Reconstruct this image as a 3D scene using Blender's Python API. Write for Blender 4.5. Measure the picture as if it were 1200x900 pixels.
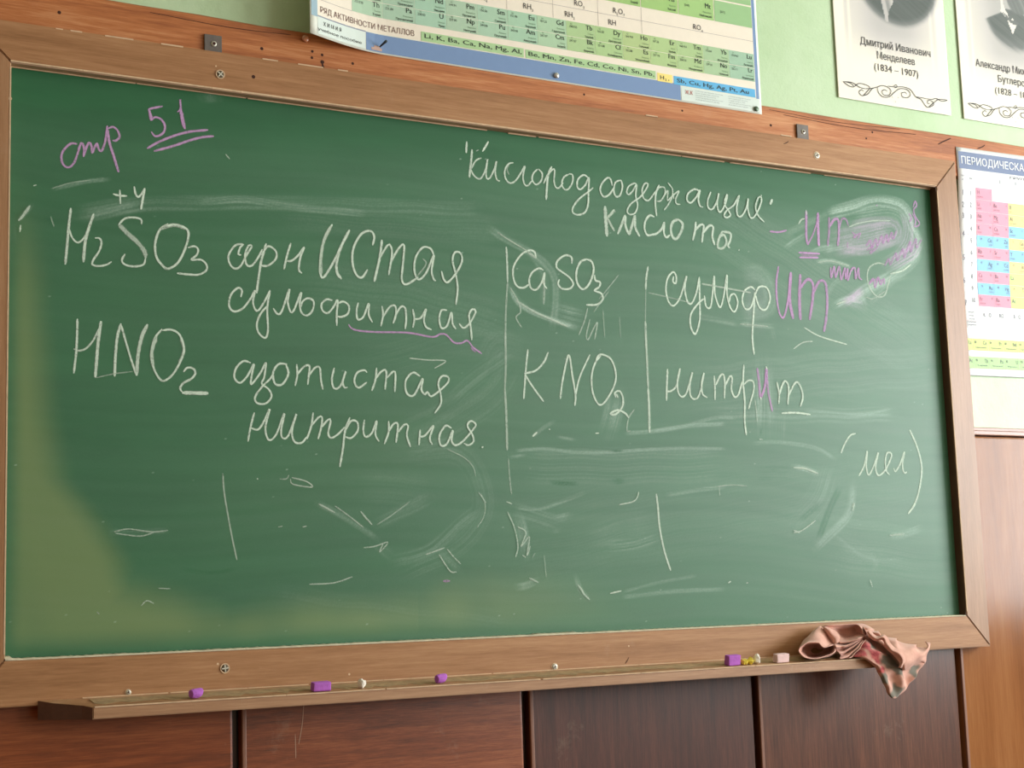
import bpy, bmesh, math, random
import numpy as np
from mathutils import Matrix, Vector
from mathutils.geometry import tessellate_polygon

# ------------------------------------------------------------------ camera, sky, light, exposure
SC = bpy.context.scene
COL = SC.collection
for o in list(bpy.data.objects):
    bpy.data.objects.remove(o)

cam_data = bpy.data.cameras.new('camera')
cam_data.sensor_fit = 'HORIZONTAL'; cam_data.sensor_width = 36.0; cam_data.lens = 55.336
cam_data.clip_start = 0.05; cam_data.clip_end = 60
cam = bpy.data.objects.new('camera', cam_data); COL.objects.link(cam)
cam.matrix_world = Matrix(((0.870883, -0.038055, -0.490015, -0.545390),
                           (-0.490397, -0.133752, -0.861174, -2.635862),
                           (-0.032768, 0.990284, -0.135144, 0.072035),
                           (0, 0, 0, 1)))
SC.camera = cam

world = bpy.data.worlds.new('room_ambient'); SC.world = world; world.use_nodes = True
bg = world.node_tree.nodes['Background']
bg.inputs['Color'].default_value = (1.0, 0.86, 0.58, 1); bg.inputs['Strength'].default_value = 0.42

def area(name, loc, rot, sx, sy, power, color):
    d = bpy.data.lights.new(name, 'AREA'); d.shape = 'RECTANGLE'; d.size = sx; d.size_y = sy
    d.energy = power; d.color = color
    o = bpy.data.objects.new(name, d); COL.objects.link(o); o.location = loc; o.rotation_euler = rot
    return o
WIN_X = 4.45
# daylight of the right-hand window; the rear lamp is unseen fill, added
area('window_daylight', (WIN_X+.16, -2.15, .78), (0, math.radians(90), 0), 1.75, 2.5, 235, (.93, .98, 1.0))
area('window_daylight_rear', (WIN_X+.16, -5.6, .78), (0, math.radians(90), 0), 1.75, 2.5, 140, (.96, .98, 1.0))

SC.view_settings.view_transform = 'Standard'; SC.view_settings.look = 'None'
SC.view_settings.gamma = 1.0; SC.view_settings.use_curve_mapping = False
SC.view_settings.exposure = 0.0
SC.cycles.transparent_max_bounces = 24

# chalk handwriting on the writing surface: (label, [(colour, width, opacity, points)]), units 0.1 mm in the plane of the surface
WRITING = [
 ('pink chalk handwriting reading стр 51, twice underlined', [
  ('p',43,80,'1177,8753 1083,8756 989,8676 918,8557 914,8432 965,8340 1045,8327 1125,8413 1177,8558 1217,8702 1252,8784 1287,8738 1298,8628 1285,8537'),
  ('p',43,80,'1293,8557 1339,8716 1384,8805 1422,8754 1439,8627 1474,8718 1520,8807 1547,8712 1597,8676 1651,8808 1683,8981 1700,9147'),
  ('p',52,85,'1691,9129 1739,8847 1816,8602 1899,8330'),
  ('p',43,80,'1711,9097 1801,9137 1884,9076 1912,8966 1848,8894 1788,8895'),
  ('p',44,80,'2690,9626 2457,9547 2451,9509 2476,9348 2547,9406 2655,9385 2726,9278 2711,9156 2626,9079 2541,9061 2484,9134'),
  ('p',71,80,'2462,9476 2490,9341'),
  ('p',35,80,'2955,9553 3013,9618 3008,9792 3041,9491 3098,9252'),
  ('p',71,90,'3022,9590 3050,9434 3089,9259'),
  ('p',47,80,'2405,8816 2625,8965 2911,9113 3199,9220 3525,9289'),
  ('p',47,80,'2526,8782 2853,8905 3198,9061 3431,9146 3630,9184'),
 ]),
 ('small white chalk superscript +4', [
  ('w',40,90,'1803,7933 1899,7914 2051,7918'),
  ('w',37,85,'1921,8017 1932,7766'),
  ('w',40,90,'2175,8105 2197,7980 2245,7920 2314,7992 2365,8096'),
  ('w',46,95,'2365,8096 2328,7895 2295,7700'),
 ]),
 ('white chalk formula H2SO3', [
  ('w',48,85,'1076,7612 1042,7288 1015,6950 984,6613'),
  ('w',36,85,'1042,7255 1102,7092 1200,7016 1315,7127 1396,7354 1468,7547'),
  ('w',51,85,'1468,7547 1396,7320 1331,7078 1306,6873 1293,6677'),
  ('w',39,85,'1489,7118 1562,7124 1602,7050 1563,6894 1464,6734 1448,6649 1564,6631 1696,6668 1780,6725'),
  ('w',40,85,'2302,7429 2296,7521 2166,7544 2014,7512 1903,7400'),
  ('w',84,60,'1903,7400 2065,7243 2234,7103 2353,6958 2377,6840'),
  ('w',40,85,'2377,6840 2336,6717 2166,6670 2014,6692 1957,6763 2014,6880'),
  ('w',46,85,'2784,7486 2628,7361 2548,7112 2569,6872 2678,6726 2775,6675 2956,6799 3097,7088 3151,7354 3063,7451 2889,7481 2750,7441'),
  ('w',62,50,'2646,7380 2889,7471 3098,7420'),
  ('w',40,85,'3139,7085 3255,7119 3325,7072 3300,6965 3201,6870 3377,6884 3476,6804 3475,6700 3340,6613 3164,6600 2937,6607'),
 ]),
 ('white chalk handwritten word сернИСТая', [
  ('w',41,85,'4131,7032 4076,7045 4114,7172 4169,7230 4023,7200 3895,7013 3912,6855 4001,6774 4110,6818 4221,7021 4333,7208 4271,7213 4203,7037 4231,6862 4329,6852 4459,7022 4534,7171'),
  ('w',48,85,'4610,7284 4513,6955 4455,6631 4415,6345'),
  ('w',41,85,'4515,7062 4646,7234 4793,7156 4791,7013 4641,6876 4494,6865'),
  ('w',42,85,'5089,7331 5013,7097 4945,6824'),
  ('w',42,85,'4990,6992 5097,7000 5229,7114 5348,7269 5271,7076 5238,6846 5297,6780'),
  ('w',49,85,'5920,7758 5760,7492 5673,7108 5660,6815 5724,6736 5905,7000 6136,7439 6267,7683'),
  ('w',59,85,'6267,7683 6090,7351 5995,7049 6000,6840 6087,6729'),
  ('w',65,50,'5897,7735 5736,7406 5677,7066 5681,6796'),
  ('w',49,85,'6732,7425 6772,7599 6692,7699 6500,7619 6336,7329 6316,7032 6393,6827 6505,6793 6621,6950'),
  ('w',56,85,'6931,7549 6877,7203 6752,6726'),
  ('w',43,85,'6853,7158 7044,7451 7113,7436 7132,7266 7053,6875'),
  ('w',46,85,'7081,7091 7274,7406 7392,7480 7359,7112 7328,6810 7419,6722 7680,6878'),
  ('w',44,85,'8023,7337 7956,7462 7790,7470 7634,7263 7599,7002 7679,6835 7847,6977 8023,7337 7967,7029 8010,6859 8056,6841'),
  ('w',33,40,'7657,6898 7852,7150 7784,7253'),
  ('w',44,85,'8473,6392 8522,6722 8483,7024 8428,7260 8481,7426 8602,7427 8636,7276 8517,7048 8318,6829 8224,6875 8181,7036'),
 ]),
 ('white chalk handwritten word сульфитная', [
  ('w',41,85,'4115,6256 4137,6378 4063,6422 3929,6284 3895,6080 3989,5986 4155,6057 4303,6248 4388,6395 4344,6190 4384,6051 4447,6034 4575,6225 4675,6423'),
  ('w',41,85,'4675,6423 4616,6085 4623,5680 4567,5536 4442,5630 4415,5790 4488,5976 4616,6126'),
  ('w',41,85,'4730,6093 4805,5995 4891,6041 5046,6461 5013,6233 5062,6052 5127,6076 5274,6415 5245,6207 5277,6045 5384,5998 5494,6099 5519,6266 5411,6321 5302,6252 5257,6126'),
  ('w',42,85,'5892,6311 5783,6325 5680,6235 5691,6111 5800,6068 5926,6209 5981,6317 6003,6297 5977,6088 5972,5838'),
  ('w',42,85,'5989,6255 6114,6304 6223,6228 6198,6080 6064,6010 5975,6025'),
  ('w',42,85,'6417,6303 6378,6154 6397,5988 6511,6036 6629,6296 6624,6085 6698,5943'),
  ('w',43,85,'6901,6271 6920,6103 6869,5881'),
  ('w',42,85,'6919,6061 7061,6260 7176,6288 7186,6119 7122,5946'),
  ('w',43,85,'7157,6075 7291,6274 7384,6259 7401,6047 7373,5854'),
  ('w',43,85,'7546,6248 7573,6057 7536,5893'),
  ('w',43,85,'7564,6057 7705,6087 7827,6265 7775,6069 7817,5922 7934,5873'),
  ('w',43,85,'8277,6272 8158,6264 8105,6089 8148,5919 8268,5969 8372,6234 8389,6019 8458,5915'),
  ('w',44,85,'8533,6028 8627,5946 8776,6063 8905,6289 8833,6328 8756,6214 8775,6041 8793,5869 8798,5717'),
 ]),
 ('pink chalk wavy underline', [
  ('p',39,75,'6214,5880 6262,5814 6408,5772 6778,5765 7432,5787 7943,5735 8127,5802 8256,5785 8409,5652 8567,5646 8701,5700 8829,5578 9012,5459'),
  ('p',67,40,'8776,5576 8879,5486'),
 ]),
 ('white chalk formula HNO2', [
  ('w',41,85,'1196,5688 1191,5407 1176,5088 1138,4744'),
  ('w',35,75,'1136,5166 1223,5138 1348,5186 1473,5342 1574,5556'),
  ('w',56,85,'1599,5671 1553,5330 1522,4945 1501,4689'),
  ('w',51,85,'1944,5649 1880,5412 1849,5088 1833,4718'),
  ('w',39,85,'1944,5626 2031,5323 2128,5005 2215,4750'),
  ('w',66,75,'2411,5663 2307,5435 2241,5107 2215,4750'),
  ('w',42,85,'2667,5592 2535,5415 2476,5151 2518,4892 2616,4718 2704,4679 2863,4809 3014,5078 3058,5277 2982,5504 2833,5588 2667,5569'),
  ('w',66,60,'2568,5449 2486,5184 2502,4924'),
  ('w',55,50,'2999,5439 3058,5245 2963,4977'),
  ('w',42,85,'3046,4850 3113,4925 3213,4923 3263,4843 3196,4741 3045,4653 2985,4553 3021,4496'),
  ('w',69,85,'3021,4482 3497,4486'),
  ('w',24,35,'1507,4683 1824,4766 2144,4818'),
 ]),
 ('white chalk handwritten word азотистая', [
  ('w',40,85,'4291,5065 4155,5094 4018,4965 3981,4789 4083,4698 4220,4821 4346,5045 4307,4846 4296,4680 4472,4897 4575,5078 4540,4812 4493,4700 4629,4596 4674,4465 4557,4339 4397,4347 4367,4455 4492,4635 4655,4795 4725,4908'),
  ('w',44,85,'4983,5074 4820,5067 4712,4907 4746,4710 4885,4702 5004,4897 4960,5073'),
  ('w',41,85,'5170,5082 5177,4882 5132,4681'),
  ('w',41,85,'5167,4882 5311,5044 5415,5062 5403,4892 5377,4712'),
  ('w',41,85,'5393,4869 5524,5031 5619,5035 5639,4812 5674,4634'),
  ('w',41,85,'5907,5048 5855,4820 5900,4665 6021,4714 6133,4990 6071,4784 6108,4686 6166,4697'),
  ('w',42,85,'6563,4985 6515,5029 6367,4977 6305,4816 6385,4696 6559,4803'),
  ('w',42,85,'6763,5085 6733,4855 6654,4647'),
  ('w',42,85,'6718,4855 6860,5020 6960,5025 6927,4680'),
  ('w',42,85,'6947,4887 7110,5031 7149,4964 7126,4641'),
  ('w',43,85,'7665,4962 7514,5025 7357,4857 7377,4627 7528,4600 7715,4917 7683,4708 7757,4618 7810,4666 7884,4585 8068,4698 8255,4869 8258,4972 8128,4981 8046,4837 8092,4629 8086,4443 7952,4263'),
  ('w',29,55,'7445,5300 7827,5281 8215,5280 7977,5129'),
 ]),
 ('white chalk handwritten word нитритная with a full stop', [
  ('w',40,85,'4350,4171 4279,3930 4222,3647'),
  ('w',40,85,'4270,3895 4414,3868 4530,4023 4638,4236 4552,3893 4618,3685 4757,3789 4914,4165 4850,3856 4880,3726 4988,3772 5147,4163 5059,3861 5102,3665 5242,3645 5347,3758'),
  ('w',41,85,'5477,4204 5435,3959 5346,3714'),
  ('w',41,85,'5435,3959 5580,4118 5651,4120 5624,3919 5563,3718'),
  ('w',41,85,'5614,3919 5769,4079 5817,4058 5765,3834 5820,3746 5956,3816 6093,3953'),
  ('w',44,85,'6203,4135 6101,3886 6046,3528 5982,3215'),
  ('w',41,85,'6101,3886 6226,4069 6347,4049 6353,3892 6219,3754 6099,3774'),
  ('w',41,85,'6494,4098 6465,3895 6512,3783 6636,3854 6739,4082 6709,3833 6780,3699'),
  ('w',42,85,'6987,4089 6982,3884 6887,3655'),
  ('w',42,85,'6982,3884 7086,4037 7175,4025 7127,3683'),
  ('w',42,85,'7156,3865 7311,4029 7386,4008 7356,3824 7425,3607'),
  ('w',42,85,'7637,3945 7603,3647'),
  ('w',42,85,'7607,3807 7735,3833 7919,4021 7836,3789 7883,3661'),
  ('w',43,85,'8305,3985 8177,4028 8042,3840 8063,3655 8192,3681 8330,3939 8298,3752 8373,3661 8532,3734 8748,3949 8832,4068 8728,4135 8646,4040 8746,3879 8768,3739 8660,3667 8557,3702'),
  ('w',53,90,'8960,3644 8975,3631'),
 ]),
 ('white chalk heading КислородСодержащие in quotation marks', [
  ('w',49,90,'8823,9695 8800,9460'),
  ('w',46,90,'9311,9752 9243,9642 9166,9531'),
  ('w',49,85,'8936,9548 8902,9284 8853,8961'),
  ('w',38,75,'9139,9397 9008,9324 8907,9154'),
  ('w',38,80,'8885,9152 8951,9029 9044,8967 9125,8990 9227,9174 9276,9383 9236,9146 9243,8996 9314,9004 9421,9195 9475,9362 9441,9139 9478,8983 9542,8969'),
  ('w',31,60,'9024,9523 9083,9553'),
  ('w',39,80,'9867,9376 9767,9350 9671,9222 9665,9061 9753,8953 9885,8996 10023,9172 10128,9331 10077,9119 10107,8961 10179,8939 10289,9053'),
  ('w',32,40,'9766,9321 9714,9227 9759,9115'),
  ('w',39,80,'10425,9304 10322,9204 10290,9068 10379,8980 10499,9075 10529,9226 10442,9312'),
  ('w',50,85,'10764,9400 10672,9212 10628,8940 10600,8687'),
  ('w',39,80,'10554,9022 10656,9210 10789,9343 10828,9318 10803,9107 10837,8977 10914,8964 11021,9085'),
  ('w',39,80,'11166,9279 11044,9206 10987,9066 11033,8958 11135,8962 11244,9123 11251,9273 11166,9288'),
  ('w',43,85,'11645,9240 11527,9302 11384,9197 11353,9044 11426,8986 11552,9095 11645,9255 11621,8951 11603,8710 11525,8523 11368,8448 11232,8471 11230,8584 11383,8778 11614,8951 11740,9054'),
  ('w',42,85,'12214,9146 12181,9276 12105,9302 11964,9170 11911,9015 11989,8890 12127,8947 12250,9100'),
  ('w',42,85,'12434,9286 12295,9221 12247,9033 12299,8921 12399,8964 12467,9155 12435,9293'),
  ('w',40,80,'12824,9242 12765,9253 12624,9171 12566,9048 12615,8996 12717,9080 12823,9225 12791,8986 12828,8788 12752,8614 12613,8574 12558,8646 12664,8806 12888,8962 13013,9093 13108,9238 13095,9287 13022,9263 12956,9121 12986,8955 13103,8916 13229,9047 13327,9158'),
  ('w',44,85,'13402,9285 13312,9106 13279,8866 13297,8597'),
  ('w',37,75,'13301,9122 13420,9236 13540,9231 13532,9094 13424,8947 13314,8920'),
  ('w',37,75,'13628,9359 13741,9217 13711,9044 13600,8863 13493,8744'),
  ('w',37,75,'13445,8967 13553,9113 13618,9177 13598,8971 13733,9080 13902,9199 13811,9019 13825,8918 13926,8911'),
  ('w',37,70,'13733,9216 13762,9015'),
  ('w',45,85,'14447,9254 14316,9282 14146,9172 14105,9031 14195,8971 14347,9106 14460,9273 14407,9078 14439,8926 14521,8910'),
  ('w',43,82,'14750,9267 14655,9068 14658,8913 14769,8889 14907,9092 14959,9254 14902,9023 14934,8852 15019,8878 15147,9098 15182,9251 15101,9042 15208,8878 15245,8795 15136,8733 15067,8778 15168,8909 15345,9030 15508,9256 15428,9004 15437,8813 15543,8805 15683,8993 15749,9210 15726,8997 15778,8809 15863,8800 15980,8933 16103,9156 16112,9281 16037,9266 15945,9053 15997,8865 16161,8728'),
  ('w',73,90,'16429,9269 16355,9145'),
  ('w',39,80,'16111,9330 16136,9318'),
 ]),
 ('white chalk heading second line кислоты with a full stop', [
  ('w',87,75,'12018,8694 12022,8380 12033,8051'),
  ('w',62,70,'12247,8640 12124,8505 12053,8456'),
  ('w',44,60,'12237,8605 12275,8589'),
  ('w',58,60,'12064,8450 12152,8292 12224,8183'),
  ('w',61,80,'12298,8123 12406,8332 12505,8531 12502,8324 12582,8131'),
  ('w',65,75,'12582,8131 12680,8373 12748,8546 12744,8312 12844,8120'),
  ('w',51,85,'13244,8575 13126,8598 13012,8470 12979,8299 13043,8171 13163,8188 13284,8225 13418,8338 13490,8480 13467,8275 13520,8162 13624,8221'),
  ('w',67,75,'13867,8582 13721,8518 13652,8359 13683,8192 13781,8150 13912,8314 13963,8488 13859,8581'),
  ('w',56,85,'14315,8571 14283,8381 14208,8152'),
  ('w',56,85,'14283,8381 14435,8514 14517,8504 14486,8330 14445,8128'),
  ('w',60,85,'14473,8329 14662,8510 14765,8492 14731,8282 14782,8098'),
  ('w',64,70,'15012,8427 14894,8228 14863,8060 14988,8046 15101,8176 15048,8344 14920,8299'),
  ('w',57,75,'15011,8417 15220,8394 15211,8254 15138,8110 15198,8063'),
  ('w',57,90,'15421,8047 15442,8038'),
 ]),
 ('upper left white chalk column line', [
  ('w',45,75,'9640,7639 9647,7370 9643,6922'),
  ('w',45,40,'9643,6922 9578,6287 9543,5584'),
  ('w',51,40,'9555,5902 9539,5240 9502,4800'),
  ('w',54,50,'9502,4800 9515,4254 9507,3584'),
  ('w',33,35,'9533,3423 9545,3047 9573,2716'),
 ]),
 ('upper right white chalk column line', [
  ('w',51,75,'13027,7497 12966,7237 12940,7000'),
  ('w',36,30,'12940,7000 12893,6294'),
  ('w',57,60,'12895,6333 12887,5750'),
  ('w',54,60,'12891,6085 12891,5388 12889,4925'),
  ('w',57,75,'12889,4925 12891,4541 12876,4005'),
 ]),
 ('lower right curved white chalk line', [
  ('w',49,75,'12976,2751 13000,2472 13022,2055 13109,1592 13244,1183'),
 ]),
 ('lower left faint white chalk line', [
  ('w',33,45,'3752,3072 3774,2739 3844,2312 3915,1933 3996,1554'),
 ]),
 ('white chalk formula CaSO3', [
  ('w',45,85,'10312,7460 10291,7579 10177,7608 9982,7509 9803,7270 9774,7043 9851,6862 9998,6835 10150,6921'),
  ('w',45,85,'10483,7227 10377,7257 10224,7170 10141,7014 10168,6847 10295,6818 10430,6978 10503,7172 10480,6944 10545,6854'),
  ('w',49,40,'10490,7171 10486,6869 10455,6528'),
  ('w',63,50,'10133,7567 10237,7511 10312,7460'),
  ('w',46,85,'11153,7412 11150,7545 10998,7571 10817,7443 10790,7307 10917,7222 11087,7120 11169,6993 11077,6891 10902,6879 10810,6967 10845,7065'),
  ('w',50,85,'11526,7537 11367,7466 11261,7267 11260,7037 11386,6901 11547,7019 11671,7297 11635,7487 11504,7535'),
  ('w',46,85,'11690,7222 11707,7107 11817,7077 11790,6978 11674,6894 11829,6846 11868,6734 11728,6609 11460,6581'),
  ('w',31,45,'9449,7915 9696,7786 9987,7653 10238,7530'),
  ('w',34,40,'9702,6815 9861,6565 9915,6345 9806,6227 9924,6029'),
  ('w',35,45,'11492,6518 11400,6246 11255,5953'),
  ('w',35,40,'11535,6292 11430,5943 11471,5870 11591,6066 11710,6226 11626,5878'),
  ('w',32,25,'11857,6502 11874,5929'),
  ('w',32,35,'12278,7265 12015,6975 11778,6728'),
  ('w',32,30,'12011,6897 11631,6450'),
  ('w',52,50,'9818,6562 10234,6364 10614,6237 10999,6109'),
  ('w',36,20,'12256,6373 12258,5950'),
 ]),
 ('white chalk formula KNO2', [
  ('w',44,85,'10055,5596 10000,5260 9956,4890 9919,4602'),
  ('w',45,85,'10522,5563 10406,5352 10208,5177 9952,5111'),
  ('w',44,85,'9972,5093 10131,4860 10374,4566'),
  ('w',45,85,'10761,4631 10829,4998 10995,5522 11064,5120 11120,4710 11093,4504'),
  ('w',41,85,'11120,4710 11237,5089 11501,5561'),
  ('w',44,85,'11767,5558 11626,5408 11525,5139 11531,4800 11653,4559 11810,4602 12049,4932 12107,5201 12009,5482 11812,5576 11699,5544 11626,5408'),
  ('w',46,85,'12083,4705 12065,4800 12179,4842 12254,4711 12231,4521 12066,4364 11932,4368 12115,4449 12292,4390 12377,4297'),
  ('w',63,70,'12100,4782 12136,4700'),
  ('w',35,40,'12522,4473 12377,4297 12319,4038 12409,4032'),
 ]),
 ('white chalk handwritten letters сульф', [
  ('w',44,90,'13667,7335 13644,7219 13713,7187 13733,7340 13656,7426 13511,7278 13453,7023 13510,6776 13642,6707 13818,6911 13999,7359 13939,7102 13989,6821 14097,6782 14240,7031 14333,7369'),
  ('w',46,90,'14333,7369 14315,6898 14288,6436 14158,6131 14046,6285 14073,6561 14311,6828 14439,6906'),
  ('w',44,90,'14443,6975 14474,6746 14585,6730 14658,7013 14728,7412 14726,7017 14839,6746 14951,6986 15072,7461 15045,7039 15123,6741 15233,6678 15320,6870 15257,7053 15141,7022 15092,6879'),
  ('w',47,90,'15815,7185 15703,7248 15522,7141 15450,6925 15525,6752 15673,6799 15809,7090 15937,7264 16142,7254 16214,7022 16080,6777 15907,6814 15809,7090'),
  ('w',49,95,'15800,7136 15730,6615 15670,6144 15690,5762'),
 ]),
 ('pink chalk handwritten ending ит, the large lower one', [
  ('p',54,85,'16503,7766 16419,7416 16404,7035 16458,6706 16572,6642 16721,7056 16822,7637'),
  ('p',88,80,'16842,7663 16763,7058 16826,6609'),
  ('p',85,75,'17105,7634 17040,7077 17029,6598'),
  ('p',73,75,'17082,7319 17298,7527 17444,7441 17418,7101 17290,6613'),
  ('p',73,70,'17391,7148 17632,7503 17814,7467 17829,7032 17762,6641 17680,6371'),
 ]),
 ('white chalk handwritten word нитрит with a pink letter и', [
  ('w',47,85,'13400,5350 13366,5026 13335,4681'),
  ('w',43,85,'13326,4877 13465,4892 13611,5019 13720,5377 13636,5103 13643,4872 13737,4777 13863,4880 14028,5300 13953,5049 13951,4817 14055,4738 14182,4842 14332,5297 14258,5094 14265,4861 14382,4782'),
  ('w',47,85,'14595,5257 14600,5007 14583,4739'),
  ('w',47,85,'14623,5058 14759,5264 14843,5284 14864,5084 14832,4781'),
  ('w',48,85,'14870,5050 15007,5257 15067,5226 15031,4989 15104,4824 15211,4878 15335,5169'),
  ('w',48,90,'15400,5528 15356,5170 15369,4732 15342,4327 15363,4009'),
  ('w',44,85,'15381,5104 15504,5193 15629,5164 15625,4977 15514,4703 15463,4573'),
  ('p',63,65,'15756,5475 15781,5221 15790,4915 15807,4797'),
  ('p',70,80,'15808,4814 15942,5091 16013,5504'),
  ('p',56,65,'16013,5504 16020,4992 16104,4535'),
  ('w',49,90,'16001,5520 16018,5453'),
  ('w',44,90,'15798,4848 15815,4787'),
  ('w',49,85,'16270,5189 16317,4934 16288,4711'),
  ('w',49,85,'16314,4900 16416,5126 16509,5216 16586,5081 16537,4702'),
  ('w',49,85,'16558,4874 16744,5156 16856,5195 16953,5026 16962,4853 16883,4671'),
  ('w',48,90,'16351,4508 16742,4530 17156,4500'),
  ('w',33,40,'15645,4775 15669,4505 15676,4303'),
 ]),
 ('white chalk handwritten word мел in round brackets', [
  ('w',46,85,'18422,4114 18264,4066 18095,3885 17963,3667'),
  ('w',44,85,'18441,3166 18616,3405 18727,3718 18674,3406 18708,3204 18789,3244 18933,3469 19050,3694 18945,3379 18989,3201 19108,3217 19279,3369 19440,3625 19406,3700 19306,3683 19243,3503 19253,3294 19343,3199'),
  ('w',44,85,'19484,3356 19529,3282 19684,3449 19836,3722 19756,3450 19769,3284 19826,3246 19869,3276'),
  ('w',51,85,'20043,4236 20209,3911 20318,3548 20319,3245 20191,2821 20022,2519 19824,2325'),
 ]),
 ('smeared pink chalk handwriting, the upper ит with a double underline', [
  ('w',43,60,'17137,8774 17226,8879 17330,8912'),
  ('p',70,75,'17385,9106 17365,8843 17341,8516 17367,8317'),
  ('w',35,70,'17378,9121 17382,9008'),
  ('p',47,65,'17367,8317 17551,8600 17675,8871 17719,9072'),
  ('p',79,85,'17720,9088 17694,8742 17686,8318'),
  ('p',71,50,'18037,9019 18013,8705 17943,8339'),
  ('p',71,70,'18042,8806 18179,8967 18304,8961 18288,8598 18236,8363'),
  ('p',55,50,'18309,8764 18412,9004 18538,8999 18590,8855'),
  ('p',44,50,'18539,8487 18528,8355'),
  ('p',50,85,'17089,8123 17394,8132 17701,8140'),
  ('p',50,85,'17101,8012 17653,8049'),
  ('p',39,40,'17146,8070 17636,8093'),
  ('p',51,70,'17988,7854 17991,7626 18094,7878 18116,7635 18240,7889 18279,7598 18405,7869 18407,7623 18488,7859 18467,7595 18591,7834 18701,7891 18702,7645 18808,7899 18811,7686 18892,7632'),
 ]),
 ('faint pink chalk scribbles inside a drawn circle and above it', [
  ('w',44,50,'19612,8043 19397,8060 19151,7942 19059,7704 19131,7445 19331,7277 19550,7324 19680,7582 19763,7788'),
  ('p',55,60,'19097,7541 19237,7683 19284,7488 19391,7728 19450,7566 19561,7707 19571,7575'),
  ('p',59,50,'19122,7593 19321,7673 19535,7655'),
  ('p',48,50,'18685,8731 18805,8642 18717,8602 18939,8720 18842,8579'),
  ('p',60,45,'19086,8434 19226,8579 19255,8415 19402,8627 19431,8462 19582,8709 19611,8544 19738,8756 19767,8591 19896,8820 19927,8671 20055,8885'),
  ('p',52,40,'19099,8335 19301,8452 19201,8277 19428,8429'),
  ('p',60,40,'19609,8010 19754,8188 19786,8057 19985,8340 20015,8175 20215,8460 20242,8260 20453,8649 20454,8412 20638,8732 20642,8529 20817,8730'),
  ('p',61,50,'20470,9329 20550,9234 20474,9125'),
  ('w',44,75,'19767,7838 20034,7902 20216,7972 20427,8113'),
  ('p',45,60,'20618,9496 20698,9641 20734,9542 20634,9430 20666,9279 20785,9119 20711,9045 20621,9037 20670,9177 20582,9339'),
  ('w',40,50,'18609,8840 18915,8951 19352,9050 19876,9098'),
  ('w',47,40,'17624,7939 18000,8001 18536,7928'),
  ('p',52,70,'19469,9420 19505,9430'),
  ('w',35,40,'18986,7237 19198,7218 19557,7408'),
  ('w',39,60,'18088,7016 18387,7116'),
 ]),
 ('faint leftover chalk scribbles and ticks all over the surface', [
  ('w',51,80,'10092,3868 10200,3951'),
  ('w',35,80,'11558,3964 11646,3966'),
  ('w',34,80,'10470,4023 10504,4013'),
  ('w',34,60,'16789,5943 17071,6099 17345,6137'),
  ('w',38,75,'17126,6436 17538,6267 18328,6116'),
  ('w',44,50,'14391,7226 15008,7176 15694,7120'),
  ('w',29,35,'13006,6938 13542,6869 14087,6791'),
  ('w',45,40,'15359,6415 16112,6402'),
  ('w',41,50,'18239,2577 18192,2475'),
  ('p',46,80,'16307,8536 16545,8538 16789,8598'),
  ('w',27,50,'5349,1098 5820,1111 6194,1214'),
  ('w',28,50,'5016,2988 5066,2891 5430,2844 5327,2942 5042,3013'),
  ('w',25,40,'4810,2986 4938,2987 4991,3061'),
  ('w',40,45,'5556,2541 5871,2379'),
  ('w',28,40,'5873,2502 6163,2305 6428,2106'),
  ('w',38,50,'6380,2403 6486,2279 6602,2154'),
  ('w',28,45,'6420,1736 6637,1757 6912,1829 6744,1657 6830,1830'),
  ('w',29,50,'7967,1589 8185,1282 8328,1254'),
  ('w',29,45,'8141,1688 8279,1534 8419,1404'),
  ('p',54,45,'8037,1094 8179,1090'),
  ('w',29,30,'8900,2736 8981,2529 8943,2296 8790,2090'),
  ('w',29,30,'8198,3582 8542,3432 8741,3253 8793,3072'),
  ('w',33,50,'4772,2126 4849,2140'),
  ('w',34,50,'5236,2123 5314,2137'),
  ('w',37,60,'4381,2992 4401,2973'),
  ('w',29,50,'7684,1593 8084,1714'),
  ('w',31,30,'6701,2154 7035,2352 7374,2578'),
  ('w',31,60,'12048,2527 12381,2587 12497,2680 12536,2786'),
  ('w',33,50,'9452,2583 9576,2539'),
  ('w',33,45,'9469,2385 9609,2078 9672,1726 9613,1509'),
  ('w',33,45,'9686,2099 9860,1988 9748,1725 9933,1899 9868,1548 9951,1723'),
  ('w',39,40,'9766,1550 9841,1505'),
  ('w',26,35,'8835,2778 9000,2561'),
  ('w',26,30,'9994,1502 10048,1590'),
  ('w',39,40,'9901,1110 10102,1018'),
  ('w',26,25,'10285,1101 10252,1543'),
  ('w',43,50,'11058,906 11131,771 11258,656'),
  ('w',53,40,'11007,952 11081,839'),
  ('w',37,70,'11744,763 12016,806'),
  ('w',29,35,'14571,2900 14571,2709'),
  ('w',43,70,'8938,3634 8972,3621'),
  ('w',33,50,'16486,1925 16727,1976 17119,2187'),
  ('w',48,45,'16490,1978 16655,1924'),
  ('w',44,55,'16589,3332 16929,3310 17266,3206'),
  ('w',41,50,'18185,2399 18255,2562'),
  ('w',57,35,'19219,1848 19662,1872'),
  ('w',34,45,'18559,880 18616,717'),
  ('w',46,60,'14676,902 14742,931'),
  ('w',36,50,'15144,881 15190,895'),
  ('w',25,35,'14515,2909 14903,2943 15292,2924'),
  ('w',33,50,'15690,3930 15789,3921'),
  ('w',26,40,'1823,2062 2066,2108 2459,2057 2758,2079'),
  ('w',26,40,'1847,2038 2261,1986 2508,2047'),
  ('w',23,40,'2581,1097 2794,1082'),
  ('w',26,40,'2285,808 2383,891 2506,840'),
  ('w',25,40,'1538,737 1576,688'),
  ('w',21,30,'740,7914 1064,8049 1393,8129'),
  ('w',50,60,'194,7305 264,7385 309,7463 386,7581'),
  ('w',30,70,'436,7932 489,7952'),
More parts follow.
